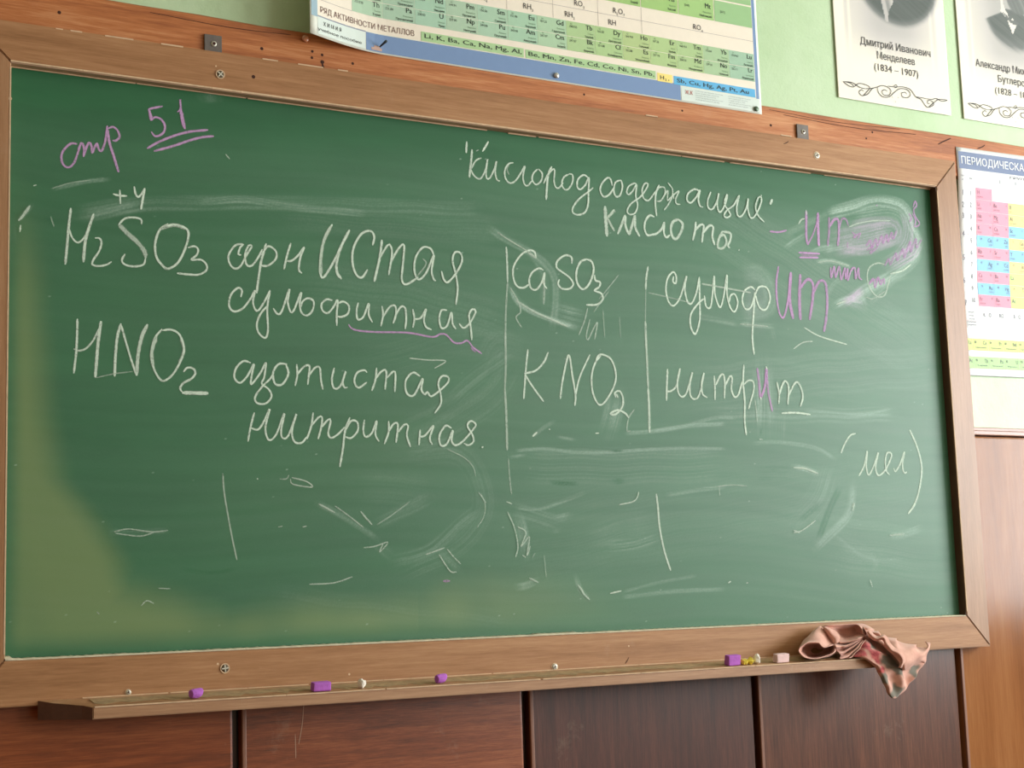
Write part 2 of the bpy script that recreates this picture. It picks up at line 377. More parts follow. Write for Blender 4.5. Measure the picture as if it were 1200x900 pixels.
  ('w',35,70,'233,7231 221,7112'),
  ('w',30,50,'274,7412 358,7494'),
  ('w',30,30,'729,7424 787,7251'),
  ('w',29,50,'3845,8869 3925,8783'),
 ]),
]
# wiped and smeared chalk dust: (tint, width, strength, streakiness, points)
SMEARS = [
 ('w',271,16,60,'1176,7526 2215,7776 4917,8068 9023,8345'),
 ('w',75,35,30,'782,7921 1086,8021 1381,8121 1734,8186'),
 ('w',241,30,60,'1322,7509 2291,7783'),
 ('w',141,28,60,'3328,7946 4259,8068 5421,8020 6631,8035'),
 ('w',547,8,60,'4915,7875 6981,7869 9586,7965'),
 ('w',958,7,60,'5230,6619 7485,6531 9710,6081'),
 ('w',963,5,70,'6392,5085 8188,5661 9703,5910'),
 ('w',363,10,90,'8337,4509 8911,5028 9687,5484'),
 ('w',803,6,70,'7232,3666 8894,4527 9684,5399'),
 ('w',190,28,60,'9284,7975 9696,7786 10155,7599 10574,7329 10757,7039 10757,6547 10651,6089'),
 ('w',155,35,60,'9703,6852 9901,6530 10402,6300 11174,6119'),
 ('w',452,30,80,'10707,6393 11400,6246'),
 ('w',209,20,60,'10238,7530 10481,7171 10476,6529'),
 ('w',421,30,80,'12132,4783 12025,4439 11870,4020'),
 ('w',84,25,60,'10092,3868 10439,4096 10613,4174'),
 ('w',504,10,60,'9107,5257 9368,5672 9951,5627'),
 ('w',414,20,30,'15487,7491 15958,7573 16227,7213 16142,6828 15374,6640'),
 ('p',642,12,20,'15828,7374 15829,6527'),
 ('w',112,30,60,'15359,6415 15763,6420 16289,6412'),
 ('w',151,20,60,'16197,6360 16269,6128'),
 ('w',128,18,60,'14237,6525 15301,6403'),
 ('w',559,24,90,'15908,5533 15858,4172'),
 ('w',335,15,90,'16345,4423 16270,3979'),
 ('d',55,90,0,'15773,4170 15753,4001'),
 ('w',88,20,60,'12928,4036 13641,4151 14456,4337 15116,4372'),
 ('w',296,42,60,'17999,9065 18688,9295 19302,9488 19827,9539 20263,9496 20467,9295 20573,8998 20683,8736 20630,8392 20407,8138 20035,7908 19670,7715 19134,7478 18554,7111'),
 ('w',359,22,80,'18760,9136 19373,9310 19899,9360 20240,9240 20350,8978'),
 ('p',238,30,50,'18653,8861 19263,9015 19874,9071 20124,8925 20015,8679 19475,8466 19034,8330 18357,8308'),
 ('p',595,45,60,'18672,8565 19234,8679 19986,8845'),
 ('p',668,25,50,'18073,8415 19057,8597'),
 ('w',158,35,60,'17913,9024 17489,8855 17151,8694 16734,8496'),
 ('w',116,35,60,'16713,8205 17048,8394 17343,8549'),
 ('w',136,35,60,'17435,8135 17731,8256 18152,8357'),
 ('w',98,40,60,'17850,8201 18445,8364'),
 ('p',326,30,70,'20338,9351 20442,9020 20364,8641 20074,8347'),
 ('p',367,50,70,'20680,8702 20524,8451 20153,8253 19699,8050'),
 ('p',214,40,80,'18255,7027 18604,7212 18939,7431'),
 ('p',234,35,90,'18388,7133 18678,7086 18927,7037'),
 ('w',216,35,90,'18731,7221 18874,7164 18924,7004'),
 ('w',194,40,60,'18044,6981 18430,7135 18850,7130'),
 ('w',117,30,60,'17584,7952 18041,8004 18660,7905'),
 ('w',237,35,60,'18960,7433 19312,7556 19716,7751'),
 ('w',116,25,60,'17852,7162 18041,7467 18388,7655'),
 ('w',158,20,60,'19101,7081 19839,7660 20244,7790'),
 ('w',91,25,60,'15551,3847 16288,3873 17240,3773 17781,3537'),
 ('w',130,40,60,'16590,3349 16929,3310 17300,3195'),
 ('w',639,17,70,'17698,3373 17294,2668 16562,2030'),
 ('d',169,85,30,'17870,2886 17556,2453 17194,1813'),
 ('d',149,50,40,'17355,2561 17067,2400 16709,2188'),
 ('w',227,20,50,'18269,2998 18035,2291 17075,1602'),
 ('w',171,30,60,'19218,1837 19660,1855 20195,2006'),
 ('w',334,8,60,'17653,1916 18604,1420 19615,1349'),
 ('d',291,50,70,'15572,3178 16175,3221 16578,3188'),
 ('d',146,40,60,'15846,3297 16248,3302'),
 ('w',363,12,90,'14610,4430 16602,4460 19603,4573'),
 ('w',225,20,80,'16952,4551 18354,4482 19608,4630'),
 ('w',148,12,60,'17768,1593 18743,1363 18715,1039'),
 ('d',84,70,20,'10466,2965 10780,2945 11097,2947'),
 ('d',138,45,20,'11880,2998 12237,3001'),
 ('d',43,60,0,'11883,3610 12213,3616'),
 ('w',67,30,10,'9717,3581 10390,3629 11019,3572 11773,3580 12547,3640 13685,3698 14788,3708'),
 ('w',87,30,30,'12286,3974 13132,4055 14003,4181 14822,4240'),
 ('w',769,10,90,'9860,3316 11434,3291 14720,3380'),
 ('w',67,30,60,'9560,3445 9919,3496'),
 ('w',68,25,60,'10662,3869 11083,3810'),
 ('w',83,30,60,'9675,2473 10186,2451 10765,2607 11304,2790'),
 ('w',363,14,90,'9572,2429 10178,2251 10589,2160'),
 ('w',248,32,60,'9719,2297 9809,1988 9842,1549'),
 ('w',150,30,60,'10487,2228 10910,2316'),
 ('w',83,40,60,'10478,2005 10635,2017'),
 ('w',147,25,60,'9617,942 9819,959 10078,1062'),
 ('w',117,25,60,'10963,1131 11056,862 11258,656'),
 ('w',237,20,80,'11682,1702 12447,1738 12955,1870'),
 ('w',68,20,60,'12070,791 12961,950 13876,1068'),
 ('w',85,22,40,'12064,678 13287,759 14602,771'),
 ('w',88,25,60,'13229,2728 13981,2826 14737,2901'),
 ('w',674,6,90,'11202,1752 11690,1882 12134,2061 12915,2148'),
 ('w',251,13,70,'6701,2154 7146,2352 7827,2655'),
 ('w',251,14,70,'7013,1454 7800,1693 8562,2246 8800,2399'),
 ('w',514,9,80,'7286,3464 8313,3532 8823,3072 8917,2399 8257,1737 7231,1351'),
 ('w',124,20,60,'5530,2551 5950,2355 6695,1905'),
 ('w',219,14,60,'6639,1856 7015,1554'),
 ('w',160,22,80,'7970,1690 8415,1278'),
 ('w',628,7,60,'6336,2850 7830,2757'),
 ('w',449,5,60,'4579,927 6130,690 9491,279'),
 ('w',115,25,60,'1726,2063 2212,2059 2758,2074'),
 ('d',73,25,60,'3006,1417 3513,1334 3979,1398'),
 ('d',201,15,30,'1342,2495 1630,2159 1678,1872 2066,1244'),
 ('w',256,28,10,'3436,9921 3709,9957'),
 ('w',88,20,60,'212,7325 421,7603'),
 ('w',118,8,60,'107,7279 110,6912'),
 ('w',1686,7,80,'14428,8764 16221,7974 20559,5905'),
 ('w',1967,4,90,'9546,1727 13610,2377 20306,3141'),
 ('w',1258,7,80,'13755,4867 17227,5370 20807,5717'),
 ('w',1657,6,70,'17184,1632 20650,1203'),
]
WIPE_LEFT = [(0.0322, 1.0054), (0.0366, 0.8193), (0.0577, 0.6729), (0.0731, 0.4982), (0.085, 0.4117), (0.1055, 0.2971), (0.1399, 0.2542), (0.1702, 0.2111), (0.2066, 0.1603), (0.2212, 0.1097)]
WIPE_LOW = [(0.1061, 0.1832), (0.2066, 0.1416), (0.387, 0.0833), (0.5144, 0.1022), (0.6816, 0.098), (0.8786, 0.1332), (1.0297, 0.1386), (1.3519, 0.0809)]
ORNAMENT = [
 '18996,12415 19268,12431 19507,12347 19671,12334',
 '18996,12415 19179,12333 19314,12329 19239,12405 19077,12418',
 '19314,12329 19515,12443 19814,12397 19702,12252 19573,12148 19469,12221 19558,12297 19626,12263',
 '19573,12148 19743,12214 19894,12364 20066,12431 20209,12485 20376,12473 20482,12400 20416,12281 20246,12259 20197,12340 20286,12395 20367,12362',
 '20066,12431 20083,12302 20214,12211 20412,12237 20592,12370 20771,12482 20999,12491 21105,12395 21010,12294 20840,12293 20819,12379 20936,12416 20988,12370',
 '20378,12495 20632,12508 20890,12542 21115,12506 21272,12351 21441,12306 21545,12187 21656,12135 21838,12225 21788,12307 21673,12314 21637,12243 21711,12230',
 '20577,12522 20665,12565 20689,12515 20602,12481',
 '21656,12135 21843,12270 22028,12383 22293,12396 22113,12350 21942,12394 21792,12352 21618,12347',
 '20497,12248 20524,12230',
 '20595,12152 20616,12128',
 '20695,12261 20717,12246',
 '21272,12351 21445,12351 21618,12347',
 '19671,12334 19866,12369 20066,12431',
]
# folds of the rag: rows of (x, y, z) in 0.1 mm
RAG = [
 ('closed', [
  '16551,-80,-535 16600,-80,-516 16654,-80,-513 16715,-80,-519 16747,-80,-544 16773,-80,-558 16814,-80,-549 16862,-80,-543 16876,-80,-565 16855,-80,-598 16775,-80,-623 16672,-80,-636 16585,-80,-624 16527,-80,-581 16529,-80,-555',
  '16354,-150,-489 16451,-150,-452 16559,-150,-446 16680,-150,-457 16744,-150,-506 16797,-150,-535 16880,-150,-517 16976,-150,-506 17003,-150,-549 16961,-150,-615 16800,-150,-665 16595,-150,-691 16422,-150,-666 16307,-150,-580 16311,-150,-529',
  '16034,-450,-454 16155,-450,-408 16289,-450,-401 16440,-450,-413 16519,-450,-475 16584,-450,-510 16688,-450,-489 16808,-450,-474 16841,-450,-528 16789,-450,-610 16589,-450,-672 16333,-450,-705 16118,-450,-673 15976,-450,-567 15981,-450,-503',
  '15811,-680,-434 15942,-680,-383 16088,-680,-376 16251,-680,-389 16338,-680,-456 16408,-680,-494 16521,-680,-471 16652,-680,-456 16688,-680,-514 16631,-680,-603 16413,-680,-670 16136,-680,-706 15902,-680,-672 15748,-680,-556 15753,-680,-487',
  '15864,-600,-433 15958,-650,-379 16067,-700,-368 16237,-700,-383 16284,-750,-450 16357,-750,-489 16516,-700,-467 16695,-650,-454 16732,-650,-514 16587,-750,-601 16319,-800,-668 16016,-820,-704 15792,-800,-670 15757,-650,-558 15803,-600,-488',
  '15928,-500,-430 16045,-520,-362 16175,-550,-316 16352,-550,-294 16445,-600,-385 16545,-600,-462 16685,-550,-447 16811,-550,-448 16870,-520,-514 16782,-580,-608 16528,-600,-684 16201,-600,-712 15981,-550,-678 15877,-500,-565 15907,-480,-487',
  '16195,-300,-347 16317,-300,-249 16498,-300,-138 16642,-300,-70 16721,-350,-206 16783,-400,-356 16811,-450,-431 16907,-450,-450 16945,-450,-510 16913,-450,-612 16714,-450,-692 16370,-400,-718 16171,-300,-684 16061,-300,-576 16076,-300,-474',
  '16455,-100,-389 16574,-80,-320 16718,-80,-207 16859,-80,-137 16951,-100,-246 17040,-100,-369 17112,-100,-446 17209,-100,-466 17224,-100,-526 17197,-100,-615 17014,-100,-696 16624,-100,-708 16434,-100,-669 16345,-100,-577 16352,-100,-488',
 ]),
 ('open', [
  '16692,-300,-131 16779,-300,-253 16824,-350,-373 16820,-450,-446',
  '16640,-420,-99 16708,-500,-205 16798,-520,-327 16805,-580,-433',
  '16688,-400,-79 16805,-460,-150 16908,-500,-257 16967,-520,-390',
  '17013,-200,-113 17162,-200,-209 17236,-220,-301 17188,-300,-396',
 ]),
 ('open', [
  '16764,-220,-77 16892,-300,-52 17284,-300,-52 17581,-300,-48 17739,-300,-68',
  '16792,-300,-90 17184,-160,-120 17463,-180,-115 17703,-180,-109 17764,-300,-126',
  '17130,-150,-163 17363,-60,-202 17565,-80,-194 17807,-100,-189 17788,-300,-203',
  '17196,-200,-270 17438,-100,-310 17620,-120,-302 17769,-180,-270 17773,-350,-270',
  '17030,-450,-374 17231,-420,-382 17384,-450,-354 17520,-500,-319 17678,-480,-300',
  '16931,-560,-406 17088,-580,-412 17270,-620,-384 17450,-620,-347 17661,-520,-317',
  '17023,-450,-458 17237,-450,-467 17437,-450,-425 17618,-450,-387 17770,-400,-349',
 ]),
 ('open', [
  '16720,-600,-433 16979,-500,-455 17110,-550,-469 17418,-450,-415 17650,-450,-369',
  '16643,-740,-487 16856,-660,-493 16967,-700,-491 17227,-620,-440 17580,-520,-376',
  '16829,-550,-578 17048,-500,-573 17187,-500,-543 17414,-450,-474 17650,-450,-389',
  '16703,-780,-621 16890,-700,-608 17047,-680,-557 17262,-620,-486 17591,-520,-395',
  '16874,-600,-682 17076,-550,-648 17243,-520,-597 17443,-480,-517 17661,-450,-404',
  '16688,-820,-732 16955,-750,-691 17103,-720,-632 17283,-680,-530 17588,-550,-396',
  '16918,-700,-741 17126,-620,-723 17245,-600,-670 17410,-580,-552 17669,-480,-407',
  '16912,-840,-727 17046,-800,-702 17165,-760,-634 17353,-700,-533 17629,-560,-390',
  '17112,-700,-733 17209,-660,-697 17329,-620,-629 17489,-580,-548 17748,-460,-396',
 ]),
 ('open', [
  '17709,-200,-56 17785,-250,-52 17987,-200,-86 18092,-300,-169',
  '17638,-400,-92 17735,-400,-118 17838,-450,-144 17983,-450,-202',
  '17594,-520,-165 17736,-450,-171 17789,-500,-187 17905,-500,-237',
  '17606,-550,-292 17711,-500,-282 17764,-500,-246 17827,-500,-211',
 ]),
 ('pattern', [
  '17696,-300,-448 17804,-340,-299 17951,-340,-260 18331,-400,-420 18884,-450,-561 19375,-450,-637',
  '17300,-620,-642 17472,-740,-542 17856,-640,-578 18191,-660,-664 18686,-700,-686 19241,-620,-712',
  '17112,-760,-711 17348,-880,-659 17775,-800,-661 18146,-830,-758 18533,-880,-766 19168,-680,-798',
  '17255,-820,-736 17377,-940,-791 17716,-900,-834 18162,-850,-910 18488,-940,-906 19086,-750,-902',
  '17545,-860,-915 17611,-980,-934 17965,-900,-988 18207,-970,-1034 18557,-800,-1073 18932,-800,-1038',
  '17652,-880,-1114 17734,-980,-1151 18019,-900,-1186 18187,-1000,-1210 18499,-800,-1231 18737,-850,-1198',
  '17742,-900,-1312 17794,-1000,-1347 18032,-920,-1380 18193,-990,-1387 18413,-860,-1377 18512,-860,-1352',
  '17843,-900,-1512 17862,-960,-1537 17998,-940,-1551 18109,-950,-1543 18209,-900,-1536 18285,-880,-1511',
  '17913,-900,-1590 17931,-930,-1604 17990,-930,-1612 18050,-930,-1609 18117,-910,-1599 18168,-890,-1587',
 ]),
 ('ruffle', [
  '17769,-300,-136 17914,-400,-201 18198,-450,-302 18506,-500,-423 18890,-500,-521 19228,-500,-626 19375,-500,-517 19469,-480,-518',
  '17624,-500,-166 17808,-580,-236 18050,-660,-344 18285,-760,-461 18699,-700,-538 19029,-680,-638 19293,-620,-559 19437,-550,-538',
  '17559,-620,-217 17934,-500,-313 17993,-750,-458 18163,-920,-561 18529,-900,-604 18840,-860,-682 19178,-720,-626 19380,-600,-581',
  '17620,-600,-273 17876,-600,-355 17953,-850,-553 18099,-1040,-699 18428,-1020,-724 18726,-960,-756 19055,-800,-719 19275,-660,-658',
  '17648,-600,-310 17863,-660,-426 17959,-900,-642 18075,-1100,-821 18373,-1040,-863 18702,-940,-827 19010,-800,-807 19158,-700,-779',
  '17760,-500,-338 17949,-600,-478 18050,-860,-705 18131,-1060,-940 18321,-980,-995 18756,-860,-885 19003,-780,-898 19139,-700,-906',
  '17850,-400,-332 18099,-450,-473 18225,-700,-683 18229,-900,-980 18375,-880,-1044 18860,-740,-919 19055,-700,-956 19157,-660,-943',
 ]),
 ('frill', [
  '17543,-750,-229 17574,-820,-354 17616,-900,-402 17713,-940,-391 17775,-960,-394 17789,-1000,-527 17887,-1060,-672 17997,-1100,-729 18074,-1120,-839 18075,-1060,-976',
  '17489,-850,-202 17506,-940,-315 17567,-1000,-353 17666,-1040,-332 17714,-1080,-369 17725,-1120,-479 17796,-1200,-608 17909,-1240,-676 18022,-1240,-804 18047,-1140,-983',
  '17608,-780,-178 17611,-880,-277 17695,-920,-316 17791,-960,-288 17860,-1000,-361 17849,-1060,-449 17929,-1120,-558 18017,-1180,-632 18133,-1180,-782 18148,-1100,-975',
 ]),
]
RAG_PRINT = [
 (1.7508,-0.0481,0.0177,0.0115,'r'),
 (1.7607,-0.0706,0.0177,0.0168,'r'),
 (1.7201,-0.0635,0.0175,0.0117,'r'),
 (1.7171,-0.0581,0.0210,0.0158,'r'),
 (1.7928,-0.0845,0.0263,0.0142,'g'),
 (1.8130,-0.0997,0.0204,0.0178,'g'),
 (1.7425,-0.0344,0.0106,0.0106,'g'),
 (1.7718,-0.0516,0.0190,0.0089,'g'),
 (1.7757,-0.1173,0.0106,0.0141,'g'),
 (1.7701,-0.0994,0.0095,0.0071,'r'),
 (1.8063,-0.1491,0.0203,0.0159,'g'),
 (1.8705,-0.1062,0.0171,0.0161,'g'),
 (1.7975,-0.1131,0.0119,0.0124,'n'),
]

# ------------------------------------------------------------------ helpers
def rgb(r, g, b):
    f = lambda c: (c/255/12.92) if c <= 10 else ((c/255+.055)/1.055)**2.4
    return (f(r), f(g), f(b), 1)
def tag(o, label=None, cat=None, group=None, kind=None):
    if label: o['label'] = label
    if cat: o['category'] = cat
    if group: o['group'] = group
    if kind: o['kind'] = kind
    return o
def empty(name, loc=(0, 0, 0)):
    o = bpy.data.objects.new(name, None); COL.objects.link(o); o.location = loc; o.empty_display_size = .05
    return o
def link(name, me, mats, parent=None):
    o = bpy.data.objects.new(name, me); COL.objects.link(o)
    for m in (mats if isinstance(mats, (list, tuple)) else [mats]):
        if m and m.name not in [x.name for x in me.materials if x]: me.materials.append(m)
    if parent:
        o.parent = parent
        o.matrix_parent_inverse = Matrix.Translation(parent.location).inverted()
    return o
def from_bm(name, bm, mats, parent=None, smooth=False):
    me = bpy.data.meshes.new(name); bm.normal_update(); bm.to_mesh(me); bm.free()
    if smooth: me.polygons.foreach_set('use_smooth', [True]*len(me.polygons))
    return link(name, me, mats, parent)
def box(bm, x0, x1, y0, y1, z0, z1, bevel=0, seg=2):
    vs = [bm.verts.new(p) for p in ((x0,y0,z0),(x1,y0,z0),(x1,y1,z0),(x0,y1,z0),(x0,y0,z1),(x1,y0,z1),(x1,y1,z1),(x0,y1,z1))]
    fs = [bm.faces.new([vs[i] for i in f]) for f in ((0,1,5,4),(1,2,6,5),(2,3,7,6),(3,0,4,7),(4,5,6,7),(3,2,1,0))]
    if bevel:
        es = list({e for f in fs for e in f.edges})
        bmesh.ops.bevel(bm, geom=es, offset=bevel, segments=seg, affect='EDGES', profile=.6)
def boxobj(name, dims, mat, parent=None, bevel=0):
    bm = bmesh.new(); box(bm, *dims, bevel=bevel); return from_bm(name, bm, mat, parent)
def prism(bm, poly, y0, y1):
    """poly = list of (x, z) counter-clockwise seen from the camera (-y)"""
    a = [bm.verts.new((x, y0, z)) for x, z in poly]; b = [bm.verts.new((x, y1, z)) for x, z in poly]
    bm.faces.new(a); bm.faces.new(b[::-1])
    n = len(poly)
    for i in range(n): bm.faces.new((a[i], b[i], b[(i+1) % n], a[(i+1) % n]))
def fix(bm): bmesh.ops.recalc_face_normals(bm, faces=bm.faces)
def pts2(s): return [tuple(float(v)*1e-4 for v in p.split(',')) for p in s.split()]
def catmull(P, step=.003):
    P = [np.array(p, float) for p in P]
    if len(P) == 2:
        n = max(2, int(np.linalg.norm(P[1]-P[0])/step)); return [P[0]+(P[1]-P[0])*i/n for i in range(n+1)]
    Q = [2*P[0]-P[1]]+P+[2*P[-1]-P[-2]]; out = []
    for i in range(1, len(Q)-2):
        p0, p1, p2, p3 = Q[i-1:i+3]
        n = max(2, int(np.linalg.norm(p2-p1)/step))
        for k in range(n):
            t = k/n
            out.append(.5*((2*p1)+(-p0+p2)*t+(2*p0-5*p1+4*p2-p3)*t*t+(-p0+3*p1-3*p2+p3)*t**3))
    out.append(P[-1]); return out

# ------------------------------------------------------------------ materials
MATS = {}
def new_mat(name):
    m = bpy.data.materials.new(name); m.use_nodes = True; nt = m.node_tree
    return m, nt, nt.nodes['Principled BSDF']
def N(nt, t, **kw):
    n = nt.nodes.new(t)
    for k, v in kw.items(): setattr(n, k, v)
    return n
def ramp(nt, fac, stops):
    r = N(nt, 'ShaderNodeValToRGB'); e = r.color_ramp.elements
    while len(e) < len(stops): e.new(.5)
    for i, (p, c) in enumerate(stops): e[i].position = p; e[i].color = c
    nt.links.new(fac, r.inputs[0]); return r
def coords(nt, scale, loc=(0, 0, 0)):
    tc = N(nt, 'ShaderNodeTexCoord'); mp = N(nt, 'ShaderNodeMapping')
    mp.inputs['Scale'].default_value = scale; mp.inputs['Location'].default_value = loc
    nt.links.new(tc.outputs['Object'], mp.inputs[0]); return mp.outputs[0]
def noise(nt, vec, scale, detail=3, rough=.55, dist=0):
    n = N(nt, 'ShaderNodeTexNoise'); n.inputs['Scale'].default_value = scale; n.inputs['Detail'].default_value = detail
    n.inputs['Roughness'].default_value = rough; n.inputs['Distortion'].default_value = dist
    nt.links.new(vec, n.inputs['Vector']); return n.outputs['Fac']
def mix(nt, fac, a, b, mode='MIX'):
    m = N(nt, 'ShaderNodeMix', data_type='RGBA', blend_type=mode)
    for s, v in ((0, fac), (6, a), (7, b)):
        if hasattr(v, 'links') or hasattr(v, 'is_output'): nt.links.new(v, m.inputs[s])
        else: m.inputs[s].default_value = v
    return m.outputs[2]
def math_(nt, op, a, b=None, clamp=False):
    m = N(nt, 'ShaderNodeMath', operation=op, use_clamp=clamp)
    for i, v in enumerate((a, b)):
        if v is None: continue
        if hasattr(v, 'is_output'): nt.links.new(v, m.inputs[i])
        else: m.inputs[i].default_value = v
    return m.outputs[0]
def bump(nt, bsdf, h, strength=.2, dist=.002):
    b = N(nt, 'ShaderNodeBump'); b.inputs['Strength'].default_value = strength; b.inputs['Distance'].default_value = dist
    nt.links.new(h, b.inputs['Height']); nt.links.new(b.outputs[0], bsdf.inputs['Normal'])
def flat(name, col, rough=.6, bumpy=0, var=.06, spec=.5, metal=0):
    if name in MATS: return MATS[name]
    m, nt, b = new_mat(name); v = coords(nt, (1, 1, 1)); n = noise(nt, v, 60, 3)
    lo = tuple(c*(1-var) for c in col[:3])+(1,); hi = tuple(min(1, c*(1+var)) for c in col[:3])+(1,)
    r = ramp(nt, n, [(.3, lo), (.7, hi)]); nt.links.new(r.outputs[0], b.inputs['Base Color'])
    b.inputs['Roughness'].default_value = rough; b.inputs['Specular IOR Level'].default_value = spec; b.inputs['Metallic'].default_value = metal
    if bumpy: bump(nt, b, noise(nt, v, 180, 3), bumpy, .002)
    MATS[name] = m; return m
def wood(name, dark, mid, light, grain='x', fine=1.0, rough=.4, coat=0, seed=0, bumpv=.15, figure=.4, spec=.5, wear=0):
    m, nt, b = new_mat(name)
    st = {'x': (1.2, 12, 22), 'z': (22, 12, 1.2)}[grain]
    v = coords(nt, tuple(s*fine for s in st), (seed*1.7, seed*.9, seed*2.3))
    n1 = noise(nt, v, 3.0, 5, .65, .4); n2 = noise(nt, v, 16, 3, .7)
    v2 = coords(nt, {'x': (.5, 3, 5), 'z': (5, 3, .5)}[grain], (seed*3.1, 2, seed*1.3)); n3 = noise(nt, v2, 2.4, 3, .5, .8)
    f = math_(nt, 'ADD', math_(nt, 'MULTIPLY', n1, .55), math_(nt, 'MULTIPLY', n2, .45))
    f = math_(nt, 'ADD', math_(nt, 'MULTIPLY', f, 1-figure), math_(nt, 'MULTIPLY', n3, figure))
    r = ramp(nt, f, [(.34, dark), (.50, mid), (.66, light)])
    c = r.outputs[0]
    if wear:
        vv = coords(nt, (1, 1, 1), (seed, 5, 0)); w_ = noise(nt, vv, 9, 6, .75)
        wr = ramp(nt, w_, [(.60, (0, 0, 0, 1)), (.74, (wear, wear, wear, 1))])
        c = mix(nt, wr.outputs[0], c, rgb(196, 176, 150))
    nt.links.new(c, b.inputs['Base Color'])
    b.inputs['Roughness'].default_value = rough; b.inputs['Coat Weight'].default_value = coat; b.inputs['Coat Roughness'].default_value = .12
    b.inputs['Specular IOR Level'].default_value = spec
    bump(nt, b, n2, bumpv, .001)
    MATS[name] = m; return m

frame_wood = wood('frame_wood', rgb(134, 93, 58), rgb(163, 118, 80), rgb(184, 141, 101), 'x', .9, .42, seed=1, figure=.35, spec=.25, wear=.12)
frame_wood_v = wood('frame_wood_upright', rgb(132, 92, 58), rgb(154, 112, 76), rgb(170, 128, 92), 'z', .9, .36, seed=2, figure=.35, spec=.4, wear=.12)
frame_inner = wood('frame_inner_edge', rgb(60, 36, 22), rgb(84, 52, 34), rgb(104, 70, 48), 'z', 1, .5, seed=3)
tray_wood = wood('tray_wood', rgb(132, 94, 62), rgb(160, 118, 82), rgb(184, 144, 106), 'x', 1, .5, seed=4, wear=.3)
rail_wood = wood('rail_wood', rgb(138, 74, 36), rgb(180, 110, 62), rgb(208, 150, 102), 'x', .8, .42, seed=5, figure=.25, spec=.36, bumpv=.35, wear=.1)
worn = flat('worn_bare_edge', rgb(206, 176, 142), .8, .3, .15)
dust_edge = flat('chalk_dust_ledge', rgb(206, 196, 168), .95, .6, .18)
PANELS = [wood('panel_red_grain', rgb(72, 32, 16), rgb(132, 66, 32), rgb(172, 98, 54), 'x', 1.1, .3, .0, 11, figure=.45, wear=.16),
          wood('panel_red_grain_b', rgb(68, 32, 18), rgb(130, 68, 38), rgb(168, 100, 62), 'x', 1.6, .3, .0, 12, figure=.3, wear=.16),
          wood('panel_dark_upright', rgb(48, 24, 17), rgb(78, 42, 31), rgb(104, 60, 45), 'z', 1.0, .36, .0, 13, figure=.25, spec=.42, wear=.16),
          wood('panel_brown_upright', rgb(62, 34, 24), rgb(90, 52, 37), rgb(116, 72, 51), 'z', 1.0, .30, 0, 14, figure=.3, spec=.45, wear=.16),
          wood('panel_orange_upright', rgb(124, 76, 44), rgb(146, 94, 56), rgb(164, 112, 72), 'z', .8, .15, 0, 15, figure=.6, spec=.24)]
groove = flat('groove_black', rgb(34, 22, 20), .5)
steel = flat('bracket_steel', rgb(104, 96, 90), .5, .1, .15, metal=.4)
screw_m = flat('screw_zinc', rgb(200, 196, 180), .4, .2, .12, metal=.5)
hole_m = flat('hole_dark', rgb(64, 32, 20), .9)
floor_m = wood('floor_boards', rgb(88, 54, 34), rgb(116, 74, 48), rgb(134, 90, 60), 'x', .6, .4, seed=21)
white_paint = flat('white_paint', rgb(226, 224, 214), .6)

m, nt, b = new_mat('green_wall_paint'); MATS['wall'] = m
v = coords(nt, (1, 1, 1)); n = noise(nt, v, 5, 5, .6)
r = ramp(nt, n, [(.3, rgb(176, 203, 158)), (.7, rgb(193, 215, 178))])
nt.links.new(r.outputs[0], b.inputs['Base Color']); b.inputs['Roughness'].default_value = .42
bump(nt, b, noise(nt, v, 70, 5, .7), .4, .003)

# writing surface: green paint with chalk dust held in mesh attributes
m, nt, b = new_mat('board_green'); MATS['board'] = m
def attr(nt, name):
    a = N(nt, 'ShaderNodeAttribute'); a.attribute_name = name; return a.outputs['Fac']
v = coords(nt, (.6, 1, 3.5)); n = noise(nt, v, 5, 5, .6)
base = ramp(nt, n, [(.3, rgb(35, 92, 57)), (.7, rgb(42, 102, 64))]).outputs[0]
base = mix(nt, attr(nt, 'olive'), base, rgb(124, 142, 86))
vs = coords(nt, (1, 1, 1)); fine = noise(nt, vs, 700, 2, .7)
d = attr(nt, 'dust'); g = math_(nt, 'ADD', math_(nt, 'MULTIPLY', fine, .7), .65)
d = math_(nt, 'MULTIPLY', d, g, True)
base = mix(nt, d, base, rgb(186, 208, 194))
pk = math_(nt, 'MULTIPLY', attr(nt, 'pink'), g, True)
base = mix(nt, pk, base, rgb(204, 158, 206))
nt.links.new(base, b.inputs['Base Color'])
b.inputs['Roughness'].default_value = .39; b.inputs['Specular IOR Level'].default_value = .29
bump(nt, b, fine, .06, .0005)

def chalk_mat(name, col):
    m, nt, b = new_mat(name)
    v = coords(nt, (1, 1, 1)); n1 = noise(nt, v, 520, 2, .75); n2 = noise(nt, v, 130, 3, .6)
    uv = N(nt, 'ShaderNodeUVMap'); sp = N(nt, 'ShaderNodeSeparateXYZ'); nt.links.new(uv.outputs[0], sp.inputs[0])
    e = math_(nt, 'ABSOLUTE', math_(nt, 'SUBTRACT', sp.outputs[1], .5))       # 0 centre .. .5 edge
    e = math_(nt, 'MULTIPLY', math_(nt, 'SUBTRACT', .5, e), 4.0, True)
    g = math_(nt, 'MULTIPLY', math_(nt, 'SUBTRACT', math_(nt, 'ADD', math_(nt, 'MULTIPLY', n1, .6), math_(nt, 'MULTIPLY', n2, .5)), .32), 4.2, True)
    g = math_(nt, 'ADD', math_(nt, 'MULTIPLY', g, .72), .24, True)
    a = math_(nt, 'MULTIPLY', math_(nt, 'MULTIPLY', g, e), attr(nt, 'opacity'), True)
    nt.links.new(a, b.inputs['Alpha']); b.inputs['Base Color'].default_value = col
    b.inputs['Roughness'].default_value = .9; b.inputs['Specular IOR Level'].default_value = .15
    return m
